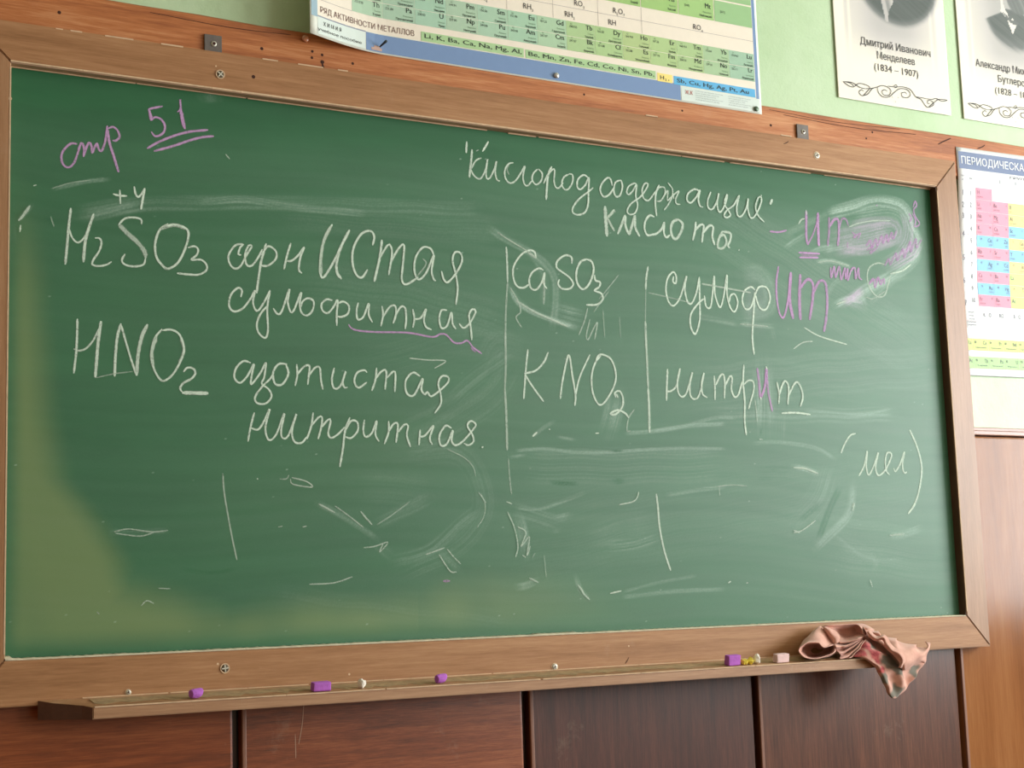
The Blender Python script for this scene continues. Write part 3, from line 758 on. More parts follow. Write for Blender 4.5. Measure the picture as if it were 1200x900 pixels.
CH = {'w': chalk_mat('white_chalk_line', rgb(214, 231, 214)), 'p': chalk_mat('pink_chalk_line', rgb(204, 164, 208))}

# ------------------------------------------------------------------ the room
WY = .058                     # green wall surface
wall = boxobj('wall_front', (-3.2, 4.45, WY, WY+.12, -1.0, 2.15), MATS['wall']); tag(wall, 'pale mint green painted wall behind the chalkboard', kind='structure')
fl = boxobj('floor', (-3.2, 4.6, -7.4, WY+.12, -1.06, -1.0), floor_m); tag(fl, 'brown plank floor of the classroom', kind='structure')
ce = boxobj('ceiling', (-3.2, 4.6, -7.4, WY+.12, 2.15, 2.2), white_paint); tag(ce, 'white ceiling of the classroom', kind='structure')
bm = bmesh.new()
ZS, ZT = -.10, 1.65
box(bm, WIN_X, WIN_X+.12, -7.4, WY, -1, ZS); box(bm, WIN_X, WIN_X+.12, -7.4, WY, ZT, 2.15)
for y0, y1 in ((-.9, WY), (-4.35, -3.4), (-7.4, -6.85)): box(bm, WIN_X, WIN_X+.12, y0, y1, ZS, ZT)
wr = from_bm('wall_right', bm, MATS['wall']); tag(wr, 'green side wall with two tall windows, right of the chalkboard', kind='structure')
for i, (y0, y1) in enumerate(((-3.4, -.9), (-6.85, -4.35))):  # second window is unseen, added to brighten the left side
    bm = bmesh.new()
    for a, c in ((y0, y0+.05), (y1-.05, y1), ((y0+y1)/2-.03, (y0+y1)/2+.03)): box(bm, WIN_X+.02, WIN_X+.08, a, c, ZS, ZT)
    for a, c in ((ZS, ZS+.06), (ZT-.06, ZT)): box(bm, WIN_X+.021, WIN_X+.079, y0, y1, a, c)
    box(bm, WIN_X-.12, WIN_X+.03, y0-.04, y1+.04, ZS-.03, ZS)
    wo = from_bm('window_%d' % (i+1), bm, white_paint); tag(wo, ['white framed classroom window nearest the chalkboard wall', 'white framed classroom window farther back in the side wall'][i], kind='structure')

# wooden wainscot: each tall panel a piece of the front wall
seams = [-1.315, -.743, -.171, .401, .979, 1.531, 2.113, 2.69, 3.27, 3.85, 4.43]
pm = [2, 0, 0, 1, 2, 3, 4, 4, 4, 4]
boxobj('panel_backing', (-3.2, 4.44, .052, WY+.001, -1.0, .42), groove, wall)
bm = bmesh.new(); box(bm, -3.19, seams[0]-.009, .030, .054, -.95, .415, bevel=.004); from_bm('wainscot_panel', bm, PANELS[2], wall)
edge_m = flat('panel_edge_wood', rgb(132, 88, 66), .45)
for i in range(len(seams)-1):
    bm = bmesh.new(); box(bm, seams[i]+.008, seams[i+1]-.008, .030, .054, -.95, .415, bevel=.005)
    from_bm('wainscot_panel', bm, PANELS[pm[i]], wall)
    if 0 < i:                                                            # slim dark batten lying in the groove
        boxobj('panel_edge', (seams[i]+.0082, seams[i]+.0165, .0294, .0532, -.95, .4148), edge_m, wall, .002)  # lighter strip paints a rounded-edge highlight along each panel
        boxobj('groove_batten', (seams[i]-.0035, seams[i]+.0035, .046, .053, -.95, .415), flat('batten', rgb(58, 40, 38), .3), wall)
ledge_m = wood('ledge_wood', rgb(120, 78, 60), rgb(150, 104, 84), rgb(170, 124, 102), 'x', 1, .3, seed=31)
bm = bmesh.new(); box(bm, -3.2, 4.44, .024, WY+.001, .417, .428, bevel=.002); box(bm, -3.2, 4.44, .036, WY+.001, .428, .437, bevel=.002)
led = from_bm('trim_1', bm, ledge_m); tag(led, 'wooden ledge moulding capping the brown wall panels right of the chalkboard', kind='structure')

# rail above the board
bm = bmesh.new(); n = 60; secs = []
for i in range(n+1):
    x = -2.2+i*(4.44+2.2)/n
    t = 1.151-.0035*max(0, x)/1.0+.0012*math.sin(x*9)+.0008*math.sin(x*23)
    if x > 1.64: t = 1.1455+.001*math.sin(x*9)
    secs.append([bm.verts.new(p) for p in ((x, .035, 1.045), (x, .035, t-.003), (x, .038, t), (x, WY+.002, t), (x, WY+.002, 1.045))])
for a, c in zip(secs, secs[1:]):
    for k in range(5): bm.faces.new((a[k], a[(k+1) % 5], c[(k+1) % 5], c[k]))
bm.faces.new(secs[0]); bm.faces.new(secs[-1][::-1]); fix(bm)
rail = from_bm('trim_2', bm, rail_wood); tag(rail, 'orange-brown wooden rail along the wall behind the top of the chalkboard', kind='structure')
def disc(bm, x, z, r, y, n=10, rx=1.0):
    vs = [bm.verts.new((x+rx*r*math.cos(2*math.pi*k/n), y, z+r*math.sin(2*math.pi*k/n))) for k in range(n)]
    f = bm.faces.new(vs)
    if f.calc_area() and (f.normal_update() or True) and f.normal.y > 0: f.normal_flip()
    return f
for x, z, r_ in ((.089, 1.113, .004), (.462, 1.1025, .004), (.563, 1.112, .0035), (.583, 1.108, .0035), (.562, 1.0995, .0035), (.583, 1.094, .005), (.646, 1.100, .0035), (1.662, 1.102, .004), (1.963, 1.122, .0032), (1.943, 1.105, .0032), (-.09, 1.12, .004), (1.17, 1.108, .003), (1.42, 1.105, .003)):
    bm = bmesh.new(); disc(bm, x, z, r_*.8, .0347); bmesh.ops.solidify(bm, geom=bm.faces[:], thickness=.0006)
    from_bm('nail_hole', bm, hole_m, rail)
def ribbon(bm, pts, w, y, uv=None, op=None, opl=None, rnd=None, taper=True):
    """flat ribbon in the plane y; pts 2-D"""
    P = np.array(pts); T = np.gradient(P, axis=0); L = np.linalg.norm(T, axis=1)+1e-9; T /= L[:, None]
    Nn = np.stack([-T[:, 1], T[:, 0]], 1); prev = None; n = len(P)
    for i in range(n):
        k = 1.0
        if taper: k = min(1, .55+.45*min(i, n-1-i)/2.0)
        if rnd: k *= rnd.uniform(.86, 1.12)
        yy = y-3e-6*i
        a = bm.verts.new((P[i, 0]+Nn[i, 0]*w/2*k, yy, P[i, 1]+Nn[i, 1]*w/2*k)); c = bm.verts.new((P[i, 0]-Nn[i, 0]*w/2*k, yy, P[i, 1]-Nn[i, 1]*w/2*k))
        if opl is not None: a[opl] = op; c[opl] = op
        if prev:
            f = bm.faces.new((prev[0], prev[1], c, a))
            if uv is not None:
                for lp, (uu, vv) in zip(f.loops, ((i-1, 1), (i-1, 0), (i, 0), (i, 1))): lp[uv].uv = (uu*.1, vv)
            f.normal_update()
            if f.normal.y > 0: f.normal_flip()
        prev = (a, c)
for ps, w_ in (([(2.170, 1.117), (2.190, 1.127), (2.214, 1.137)], .0028), ([(2.30, 1.121), (2.318, 1.128), (2.327, 1.134)], .0026), ([(.583, 1.094), (.584, 1.086), (.588, 1.078)], .004), ([(1.70, 1.131), (1.9, 1.126), (2.1, 1.133)], .0012), ([(1.66, 1.138), (1.85, 1.133), (2.05, 1.14)], .001), ([(.25, 1.139), (.4, 1.134), (.52, 1.138)], .001)):
    bm = bmesh.new(); ribbon(bm, catmull(ps), w_, .0346); bmesh.ops.solidify(bm, geom=bm.faces[:], thickness=.0004); from_bm('crack', bm, hole_m, rail)

scratch_m = flat('scratch_pale', rgb(176, 140, 116), .8)
for ps, w_ in (([(.5243, -.1024), (.5205, -.1378), (.5136, -.1699)], .0016), ([(.5074, -.1517), (.5079, -.1940)], .0015)):
    bm = bmesh.new(); ribbon(bm, catmull(ps), w_, .0296); from_bm('scratch', bm, scratch_m, wall)

# ------------------------------------------------------------------ chalkboard
W, H = 2.1202, 1.0
XO, XL = 2.187, -.073; ZB, ZTp = -.071, 1.0715
SURF = .022
board = empty('chalkboard', (1.05, .035, -.07))
tag(board, 'large green school chalkboard in a brown wooden frame covered with chalk formulas', 'chalkboard')
def frame_piece(poly, mat):
    bm = bmesh.new(); prism(bm, poly, 0, .034); fix(bm)
    bmesh.ops.bevel(bm, geom=[e for e in bm.edges if all(v.co.y < .001 for v in e.verts)], offset=.0018, segments=2, affect='EDGES')
    return bm
g_ = .0004
o = from_bm('frame_rail', frame_piece([(XL+g_, ZTp), (g_, 1+g_), (W-g_, 1+g_), (XO-g_, ZTp-.003)], None), frame_wood, board)
o = from_bm('frame_rail', frame_piece([(XL+g_, ZB-.003), (XO-g_, ZB), (W-g_, -g_), (g_, -g_)], None), frame_wood, board)
o = from_bm('frame_stile', frame_piece([(XL, ZB-.003+g_), (0, g_), (0, 1-g_), (XL, ZTp-g_)], None), frame_wood_v, board)
o = from_bm('frame_stile', frame_piece([(XO, ZB+g_), (XO, ZTp-.003-g_), (W, 1-g_), (W, g_)], None), frame_wood_v, board)
# dark stained inner reveal of the frame, board backing
bm = bmesh.new()
box(bm, W-.0014, W+.001, .0022, SURF, .0008, .9992); fix(bm); o = from_bm('inner_reveal', bm, frame_inner, board); tag(o, 'dark brown inner edge of the frame')
rev2 = wood('frame_inner_top', rgb(150, 118, 92), rgb(172, 140, 112), rgb(190, 158, 130), 'x', 1, .6, seed=8)
bm = bmesh.new(); box(bm, .0008, W-.0015, .0022, SURF, .9986, 1.001); o = from_bm('inner_reveal', bm, rev2, board)
bm = bmesh.new(); box(bm, -.001, .0012, .0022, SURF, .0008, .9985); from_bm('inner_reveal', bm, worn, board)
# chalk dust line along the lower ledge and the worn upper arris
rnd = random.Random(5)
bm = bmesh.new(); prev = None
for i in range(425):
    x = .0015+i*(W-.004)/424; h = .0022+.0012*rnd.random()+(.0016 if 990 < x*1000 < 1090 else 0)+(.004 if x < .012 else 0)
    cur = [bm.verts.new(p) for p in ((x, .0006, -.0004), (x, .0003, .0004+h*.4), (x, SURF-.0003, h+.0006), (x, SURF-.0003, -.0004))]
    if prev:
        for k in range(4): bm.faces.new((prev[k], prev[(k+1) % 4], cur[(k+1) % 4], cur[k]))
    prev = cur
fix(bm); o = from_bm('dust_line', bm, dust_edge, board, True); tag(o, 'pale line of settled chalk dust on the lower inner ledge of the frame')
def worn_line(name, y, z0, th, seed, gap, x0=.0, x1=W, z=lambda x: 0):
    rr = random.Random(seed); bm = bmesh.new(); x = x0
    while x < x1:
        L_ = rr.uniform(.05, .35)*(1 if gap < .5 else .5); e = min(x1, x+L_)
        hh = th*rr.uniform(.55, 1.25)
        box(bm, x, e, y-.0005, y+.0015, z0+z(x)-hh/2, z0+z(x)+hh/2); x = e+(rr.uniform(.0, .05) if rr.random() < gap else .0005)
    return tag(from_bm(name, bm, worn, board), kind='stuff')
o = worn_line('worn_edge', .0000, 1.0014, .0028, 3, .05); tag(o, 'pale worn inner arris of the upper frame rail')
worn_line('worn_edge', SURF-.0022, .9978, .0026, 7, .45)
bm = bmesh.new(); rr = random.Random(11)
for x, L_ in ((.10, .02), (.16, .05), (.26, .04), (.45, .03), (.52, .05), (.60, .02), (.075, .012), (1.66, .03), (1.30, .03)):
    box(bm, x, x+L_, -.0004, .0015, 1.0688, 1.0712+rr.uniform(-.0006, .0004))
tag(from_bm('worn_edge', bm, worn, board), kind='stuff')
for a_, c_ in ((-.0012, .0012), (W+.0002, W+.0022)): boxobj('worn_edge', (a_, c_, -.0004, .0015, .01, .99), worn, board)

# writing surface as a fine grid whose dust attributes follow the wiping strokes
def value_noise(x, seed, scale):
    rs = np.random.RandomState(seed); tab = rs.rand(4096); t = x/scale; i = np.floor(t).astype(int); f = t-i; f = f*f*(3-2*f)
    return tab[i % 4096]*(1-f)+tab[(i+1) % 4096]*f
NX, NZ = 1040, 490
xs = np.linspace(-.002, W+.002, NX+1); zs = np.linspace(-.002, H+.002, NZ+1)
X, Z = np.meshgrid(xs, zs); dust = np.zeros_like(X); pink = np.zeros_like(X); erase = np.zeros_like(X)
def brush(pts, w, strength, tint, streak, seed):
    global dust, pink, erase
    C = np.array(catmull(pts, .012)); best = np.full(X.shape, 1e9); V = np.zeros_like(X); U = np.zeros_like(X)
    lo = C.min(0)-w*1.6; hi = C.max(0)+w*1.6
    i0, i1 = np.searchsorted(xs, [lo[0], hi[0]]); j0, j1 = np.searchsorted(zs, [lo[1], hi[1]])
    if i1 <= i0 or j1 <= j0: return
    x = X[j0:j1, i0:i1]; z = Z[j0:j1, i0:i1]; bd = np.full(x.shape, 1e9); bv = np.zeros_like(x); bu = np.zeros_like(x); s0 = 0; tot = np.linalg.norm(np.diff(C, axis=0), axis=1).sum()+1e-9
    for a, c in zip(C, C[1:]):
        d = c-a; L_ = np.hypot(*d)+1e-9; t = np.clip(((x-a[0])*d[0]+(z-a[1])*d[1])/L_**2, 0, 1)
        px, pz = a[0]+t*d[0], a[1]+t*d[1]; dd = np.hypot(x-px, z-pz); m_ = dd < bd
        bd[m_] = dd[m_]; bv[m_] = (((x-px)*-d[1]+(z-pz)*d[0])/L_)[m_]; bu[m_] = (s0+t*L_)[m_]; s0 += L_
    prof = np.exp(-(bd/(w*.5))**6*1.1)
    wob = .002*np.sin(bu*37+seed)
    st = value_noise(bv+wob+5, seed, .0021)*.55+value_noise(bv+wob+9, seed+1, max(.005, w*.18))*.45
    streak = min(1, streak*1.25); st = (1-streak)+streak*np.clip((st-.3)*2.6, 0, 1.7)
    along = .75+.5*value_noise(bu+3, seed+2, .05)
    ends = np.clip(np.minimum(bu, tot-bu)/(w*.6+.01)+.15, 0, 1)
    a = strength*prof*st*along*ends*.74*(.62+.76*np.random.RandomState(seed).rand(*bd.shape))
    if tint == 'd': erase[j0:j1, i0:i1] = np.maximum(erase[j0:j1, i0:i1], np.clip(a*1.9, 0, 1))
    else:
        dust[j0:j1, i0:i1] = 1-(1-dust[j0:j1, i0:i1])*(1-np.clip(a*(.55 if tint == 'p' else 1), 0, 1))
        if tint == 'p': pink[j0:j1, i0:i1] = 1-(1-pink[j0:j1, i0:i1])*(1-np.clip(a*.95, 0, 1))
# thin overall film in long horizontal wiping bands
warp = .012*np.sin(X*3.1+1)+.008*np.sin(X*7.3)+.02*(X-1)
b1 = value_noise(Z+warp+4, 91, .006)*.2+value_noise(Z+warp*1.5+4, 92, .013)*.35+value_noise(Z+warp*.6+4, 93, .05)*.3
zone = 1/(1+np.exp(-(X-.65)/.18))
dust += .04+.03*b1+zone*(.025+.045*b1)
dust *= np.clip((.985-Z)/.12, .25, 1)
for k, (t, w_, st_, sk, ps) in enumerate(SMEARS): brush(pts2(ps), w_*1e-4, st_/100, t, sk/100, 100+7*k)
# a few random specks
rs = np.random.RandomState(4)
for k in range(90):
    cx, cz = rs.rand()*W, rs.rand()**1.2*H; r0 = rs.uniform(.0012, .003); i = int((cx+.002)/(W+.004)*NX); j = int((cz+.002)/(H+.004)*NZ)
    dust[max(0, j):j+1, max(0, i):i+2] = np.maximum(dust[max(0, j):j+1, max(0, i):i+2], rs.uniform(.12, .4))
dust *= (1-np.clip(erase, 0, 1)*.95)
sm = lambda t: np.clip(t, 0, 1)**2*(3-2*np.clip(t, 0, 1))
wl = np.array(WIPE_LEFT); o_ = np.argsort(wl[:, 1]); xb = np.interp(Z, wl[o_, 1], wl[o_, 0])+.010*(value_noise(Z+2, 7, .03)-.5)
wb = np.array(WIPE_LOW); zb = np.interp(X, wb[:, 0], wb[:, 1])+.012*(value_noise(X+2, 8, .05)-.5)
ol = np.maximum(sm((xb+.02-X)/.075), sm((zb+.01-Z)/.09)*sm((1.35-X)/.75)*np.where(X < .75, 1, .8))
ol *= sm((.86-Z)/.30)*sm((X-.002)/.035)*sm((Z-.0)/.05)*(.75+.4*value_noise(X*1.0+Z*.3+3, 17, .06))  # olive fades at left and lower edges, painting in the corner shadow
ol = np.clip(ol+.22*value_noise(X*.8+Z*.5+2, 31, .23)*value_noise(Z*1.1-X*.4+6, 33, .17)*sm((1.9-X)/.8)*sm((.8-Z)/.5), 0, 1)*.66
me = bpy.data.meshes.new('writing_surface')
co = np.stack([X.ravel(), np.full(X.size, SURF), Z.ravel()], 1).astype(np.float32)
idx = np.arange(X.size).reshape(NZ+1, NX+1)
q = np.stack([idx[:-1, :-1], idx[:-1, 1:], idx[1:, 1:], idx[1:, :-1]], -1).reshape(-1, 4).astype(np.int32)
me.vertices.add(len(co)); me.vertices.foreach_set('co', co.ravel())
me.loops.add(q.size); me.loops.foreach_set('vertex_index', q.ravel())
me.polygons.add(len(q)); me.polygons.foreach_set('loop_start', np.arange(0, q.size, 4, dtype=np.int32)); me.update(calc_edges=True)
for nm, arr in (('dust', dust), ('pink', pink), ('olive', ol)):
    at = me.attributes.new(nm, 'FLOAT', 'POINT'); at.data.foreach_set('value', np.clip(arr, 0, 1).astype(np.float32).ravel())
link('writing_surface', me, MATS['board'], board)
boxobj('backing_sheet', (-.03, W+.03, SURF+.001, .033, -.03, 1.03), flat('hardboard', rgb(110, 80, 56), .8), board)

rnd = random.Random(2)
for k, (lab, strokes) in enumerate(WRITING):
    bm = bmesh.new(); uv = bm.loops.layers.uv.new('UVMap'); opl = bm.verts.layers.float.new('opacity'); mats = []
    for j, (c, w_, op, ps) in enumerate(strokes):
        n0 = len(bm.faces); ribbon(bm, catmull(pts2(ps), .0028), w_*1e-4*1.22, SURF-.0005-.00004*j, uv, min(1, op/100*1.08), opl, rnd)
        if c not in mats: mats.append(c)
        bm.faces.ensure_lookup_table()
        for f in bm.faces[n0:]: f.material_index = mats.index(c)
    o = from_bm('chalk_writing', bm, [CH[c] for c in mats], board); tag(o, lab)
    if lab.startswith('faint'): o['kind'] = 'stuff'

# screws, screw holes and hanging brackets
def screw(x, z, r0, y, parent, name='screw', mat=None, label=None):
    bm = bmesh.new(); n = 16; rings = []
    for rr_, dy in ((r0, 0), (r0*.95, -.0012), (r0*.75, -.0020), (r0*.5, -.0021), (r0*.001, -.0021)):
        rings.append([bm.verts.new((x+rr_*math.cos(2*math.pi*k/n), y+dy, z+rr_*math.sin(2*math.pi*k/n))) for k in range(n)])
    for a, c in zip(rings, rings[1:]):
        for k in range(n): bm.faces.new((a[k], a[(k+1) % n], c[(k+1) % n], c[k]))
    fix(bm); o = from_bm(name, bm, mat or screw_m, parent, True)
    if label: tag(o, label)
    return o
def cross(x, z, r0, y, screw_o, ang=.5):
    bm = bmesh.new()
    for a in (ang, ang+math.pi/2):
        dx, dz = math.cos(a)*r0*.62, math.sin(a)*r0*.62; ribbon(bm, [(x-dx, z-dz), (x, z), (x+dx, z+dz)], r0*.26, y-.0023, taper=False)
    o = from_bm('cross_slot', bm, hole_m); o.parent = screw_o; return o
def ring(x, z, r0, r1, y, mat, parent):
    bm = bmesh.new(); n = 18; a = []; c = []
    for k in range(n):
        t = 2*math.pi*k/n; a.append(bm.verts.new((x+r0*math.cos(t), y-.0006, z+r0*math.sin(t)))); c.append(bm.verts.new((x+r1*math.cos(t), y-.0006, z+r1*math.sin(t))))
    for k in range(n): bm.faces.new((a[k], a[(k+1) % n], c[(k+1) % n], c[k]))
    fix(bm); o = from_bm('countersink_ring', bm, mat); o.parent = parent; return o
for x, z, r0, an in ((.3688, 1.0285, .0085, .9), (.3685, -.030, .0085, .1)):
    s_ = screw(x, z, r0*.8, -.0002, board, mat=flat('screw_dark', rgb(90, 76, 56), .5, metal=.4)); 
    bmx = bmesh.new()
    for a in (an, an+math.pi/2):
        dx, dz = math.cos(a)*r0*.72, math.sin(a)*r0*.72; ribbon(bmx, [(x-dx, z-dz), (x, z), (x+dx, z+dz)], r0*.24, -.0028, taper=False)
    o = from_bm('cross_slot', bmx, screw_m); o.parent = s_; ring(x, z, r0*.8, r0*1.02, -.0010, worn, s_)
for x, z, r0 in ((1.7595, 1.034, .0075), (.201, -.061, .0045), (1.028, -.060, .0060)):
    s_ = screw(x, z, r0, -.0002, board); cross(x, z, r0, -.0002, s_, .3); ring(x, z, r0, r0*1.25, -.0002, worn, s_)
for x, z, r0 in ((.432, 1.033, .0035), (.361, 1.043, .0016), (.356, -.022, .002), (.60, -.052, .002), (1.20, -.028, .0018), (1.70, -.052, .0018), (.0, .935, .003)):
    bm = bmesh.new(); disc(bm, x, z, r0, -.0003); bmesh.ops.solidify(bm, geom=bm.faces[:], thickness=.0003); from_bm('chipped_spot', bm, worn if r0 < .0033 else hole_m, board)
for ps, w_ in (([(1.666, 1.050), (1.674, 1.053), (1.681, 1.058)], .002), ([(1.19, -.062), (1.195, -.056), (1.199, -.050)], .0016)):
    bm = bmesh.new(); ribbon(bm, catmull(ps), w_, -.0005); from_bm('crack', bm, hole_m, board)
for x0 in (.350, 1.733):
    bm = bmesh.new(); box(bm, x0, x0+.033, .0300, .0338, 1.060, 1.113, bevel=.0008)
    t_ = from_bm('hanging_bracket', bm, steel, board)
    s_ = screw(x0+.0175, 1.096, .0055, .0300, None, mat=screw_m); s_.parent = t_; c_ = bmesh.new(); disc(c_, x0+.0175, 1.096, .003, .0277); bmesh.ops.solidify(c_, geom=c_.faces[:], thickness=.0002)
    h_ = from_bm('screw_hole', c_, hole_m); h_.parent = t_

# chalk tray with a diagonally cut left end; its top slopes down to the front
TX0, TX1, TD = .122, 1.822, .078
zt_b, zt_f, zt_u = -.066, -.0775, -.0965
bm = bmesh.new()
top = [(TX0-.068, -.0005, zt_b), (TX0-.050, -.022, zt_b-.004), (TX0-.012, -.060, zt_f+.003), (TX0, -TD, zt_f), (TX1, -TD, zt_f), (TX1, -.0005, zt_b)]
tv = [bm.verts.new(p) for p in top]; bv_ = [bm.verts.new((p[0], p[1], zt_u-.0 if p[1] < -.001 else zt_u)) for p in top]
bm.faces.new(tv); bm.faces.new(bv_[::-1])
for i in range(6): bm.faces.new((tv[i], bv_[i], bv_[(i+1) % 6], tv[(i+1) % 6]))
fix(bm); bmesh.ops.bevel(bm, geom=[e for e in bm.edges if all(v.co.y < -.07 for v in e.verts)], offset=.0015, segments=2, affect='EDGES')
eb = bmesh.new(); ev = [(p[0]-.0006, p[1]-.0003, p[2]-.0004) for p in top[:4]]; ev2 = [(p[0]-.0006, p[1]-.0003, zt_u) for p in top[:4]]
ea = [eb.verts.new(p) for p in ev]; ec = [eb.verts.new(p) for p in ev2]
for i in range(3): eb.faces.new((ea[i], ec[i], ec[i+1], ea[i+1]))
fix(eb); o = from_bm('tray_end', eb, flat('tray_end_grain', rgb(88, 52, 36), .6, .3, .12), board); tag(o, 'dark diagonal sawn end of the chalk tray')  # dark colour paints the shade on the end facing away from the window
tray = from_bm('chalk_tray', bm, tray_wood, board); tag(tray, 'narrow wooden chalk tray with pale worn front edge')
for y_, z_, th in ((-TD+.0006, zt_f+.0004, .0022), (-.0015, zt_b+.0002, .0018)):
    bm = bmesh.new(); rr = random.Random(int(th*1e5)); x = TX0+.003
    while x < TX1-.02:
        e = min(TX1-.01, x+rr.uniform(.1, .4)); hh = th*rr.uniform(.6, 1.2); box(bm, x, e, y_-hh*.7, y_+hh*.7, z_-.0012, z_+.0009); x = e+rr.uniform(0, .006)
    tag(from_bm('worn_edge', bm, worn, board), kind='stuff')
ts = screw(.085, -.088, .0035, -.026, board)
# dust film on the tray top
bm = bmesh.new(); prev = None; rr = random.Random(9)
for i in range(120):
    x = TX0+.01+i*(TX1-TX0-.02)/119; y0 = -.012-rr.random()*.008; y1 = -.045-rr.random()*.02; f = lambda y: zt_b+(zt_f-zt_b)*(-y/TD)+.0004
    cur = [bm.verts.new((x, y0, f(y0))), bm.verts.new((x, y1, f(y1)))]
    if prev: bm.faces.new((prev[0], prev[1], cur[1], cur[0]))
    prev = cur
fix(bm); bmesh.ops.solidify(bm, geom=bm.faces[:], thickness=.0003)
o = from_bm('dust_film', bm, flat('tray_dust', rgb(164, 138, 100), .95, .5, .2), board); tag(o, 'pale chalk dust lying on the tray')

# chalk pieces
def chalk(name_col, cx, cy, L_, w_, h_, ang, label, kind='block', col=None, group=None, seed=0):
    rr = random.Random(seed); bm = bmesh.new()
    if kind == 'block':
        box(bm, -L_/2, L_/2, -w_/2, w_/2, 0, h_, bevel=min(w_, h_)*.16, seg=2)
    elif kind == 'stub':                                                  # worn round stub, one slanted end
        n = 12
        rings = []
        for t, k in ((-.5, .55), (-.46, .85), (-.2, 1), (.25, 1), (.42, .9), (.5, .6)):
            rings.append([bm.verts.new((t*L_+.12*L_*math.sin(a)*(t > .2), w_/2*k*math.cos(a), h_/2+h_/2*k*math.sin(a))) for a in [2*math.pi*i/n for i in range(n)]])
        for a, c in zip(rings, rings[1:]):
            for k in range(n): bm.faces.new((a[k], a[(k+1) % n], c[(k+1) % n], c[k]))
        bm.faces.new(rings[0]); bm.faces.new(rings[-1][::-1])
    else:                                                                 # broken lump
        bmesh.ops.create_icosphere(bm, subdivisions=2, radius=.5)
        for v in bm.verts:
            k = 1+.16*math.sin(v.co.x*9+seed)+.12*math.sin(v.co.z*11+2*seed)
            v.co = Vector((v.co.x*L_*k, v.co.y*w_*k, max(-.42, v.co.z*k)*h_+.42*h_))
    fix(bm)
    for v in bm.verts: v.co += Vector((rr.uniform(-1, 1), rr.uniform(-1, 1), abs(rr.uniform(-.4, 1))))*.0004
    sl = math.atan2(zt_b-zt_f, TD)
    zz = zt_b+(zt_f-zt_b)*(-cy/TD)+.0007
    me = bpy.data.meshes.new('chalk_piece'); bm.normal_update(); bm.to_mesh(me); bm.free(); me.materials.append(col)
    o = bpy.data.objects.new('chalk_piece', me); COL.objects.link(o)
    o.location = (cx, cy, zz); o.rotation_euler = (Matrix.Rotation(sl, 3, 'X') @ Matrix.Rotation(ang, 3, 'Z')).to_euler()
    tag(o, label, 'chalk', group); return o
purple = flat('purple_chalk', rgb(176, 98, 190), .9, .5, .12); whitec = flat('white_chalk', rgb(232, 224, 210), .9, .5, .08)
yellow = flat('yellow_chalk', rgb(236, 214, 82), .9, .5, .1); pale = flat('pale_pink_chalk', rgb(222, 190, 186), .9, .5, .08)
chalk('p', .297, -.060, .022, .016, .016, .35, 'short purple chalk stub nearest the left end of the tray', 'stub', purple, seed=1)
chalk('p', .519, -.062, .033, .015, .0155, .05, 'longest purple chalk block on the tray, left of the white lump', 'block', purple, seed=2)
chalk('w', .597, -.060, .015, .014, .0185, .2, 'white chalk lump on the tray between two purple pieces', 'lump', whitec, seed=3)
chalk('p', .752, -.060, .0225, .014, .0165, .3, 'purple chalk stub near the middle of the tray, right of the white lump', 'stub', purple, seed=4)
chalk('p', 1.407, -.060, .031, .015, .0205, .05, 'purple chalk block beside the yellow crumbs, left of the rag', 'block', purple, seed=5)
chalk('y', 1.4345, -.062, .013, .015, .0135, .1, 'yellow chalk crumb touching the right purple block', 'lump', yellow, seed=6)
chalk('y', 1.4500, -.061, .013, .015, .0155, .1, 'taller yellow chalk crumb beside the small white lump', 'lump', yellow, seed=7)
chalk('w', 1.468, -.060, .018, .014, .020, .4, 'small round white chalk lump right of the yellow crumbs', 'lump', whitec, seed=8)
chalk('k', 1.530, -.060, .034, .014, .0175, .1, 'pale pinkish chalk piece just left of the rag', 'block', pale, seed=9)

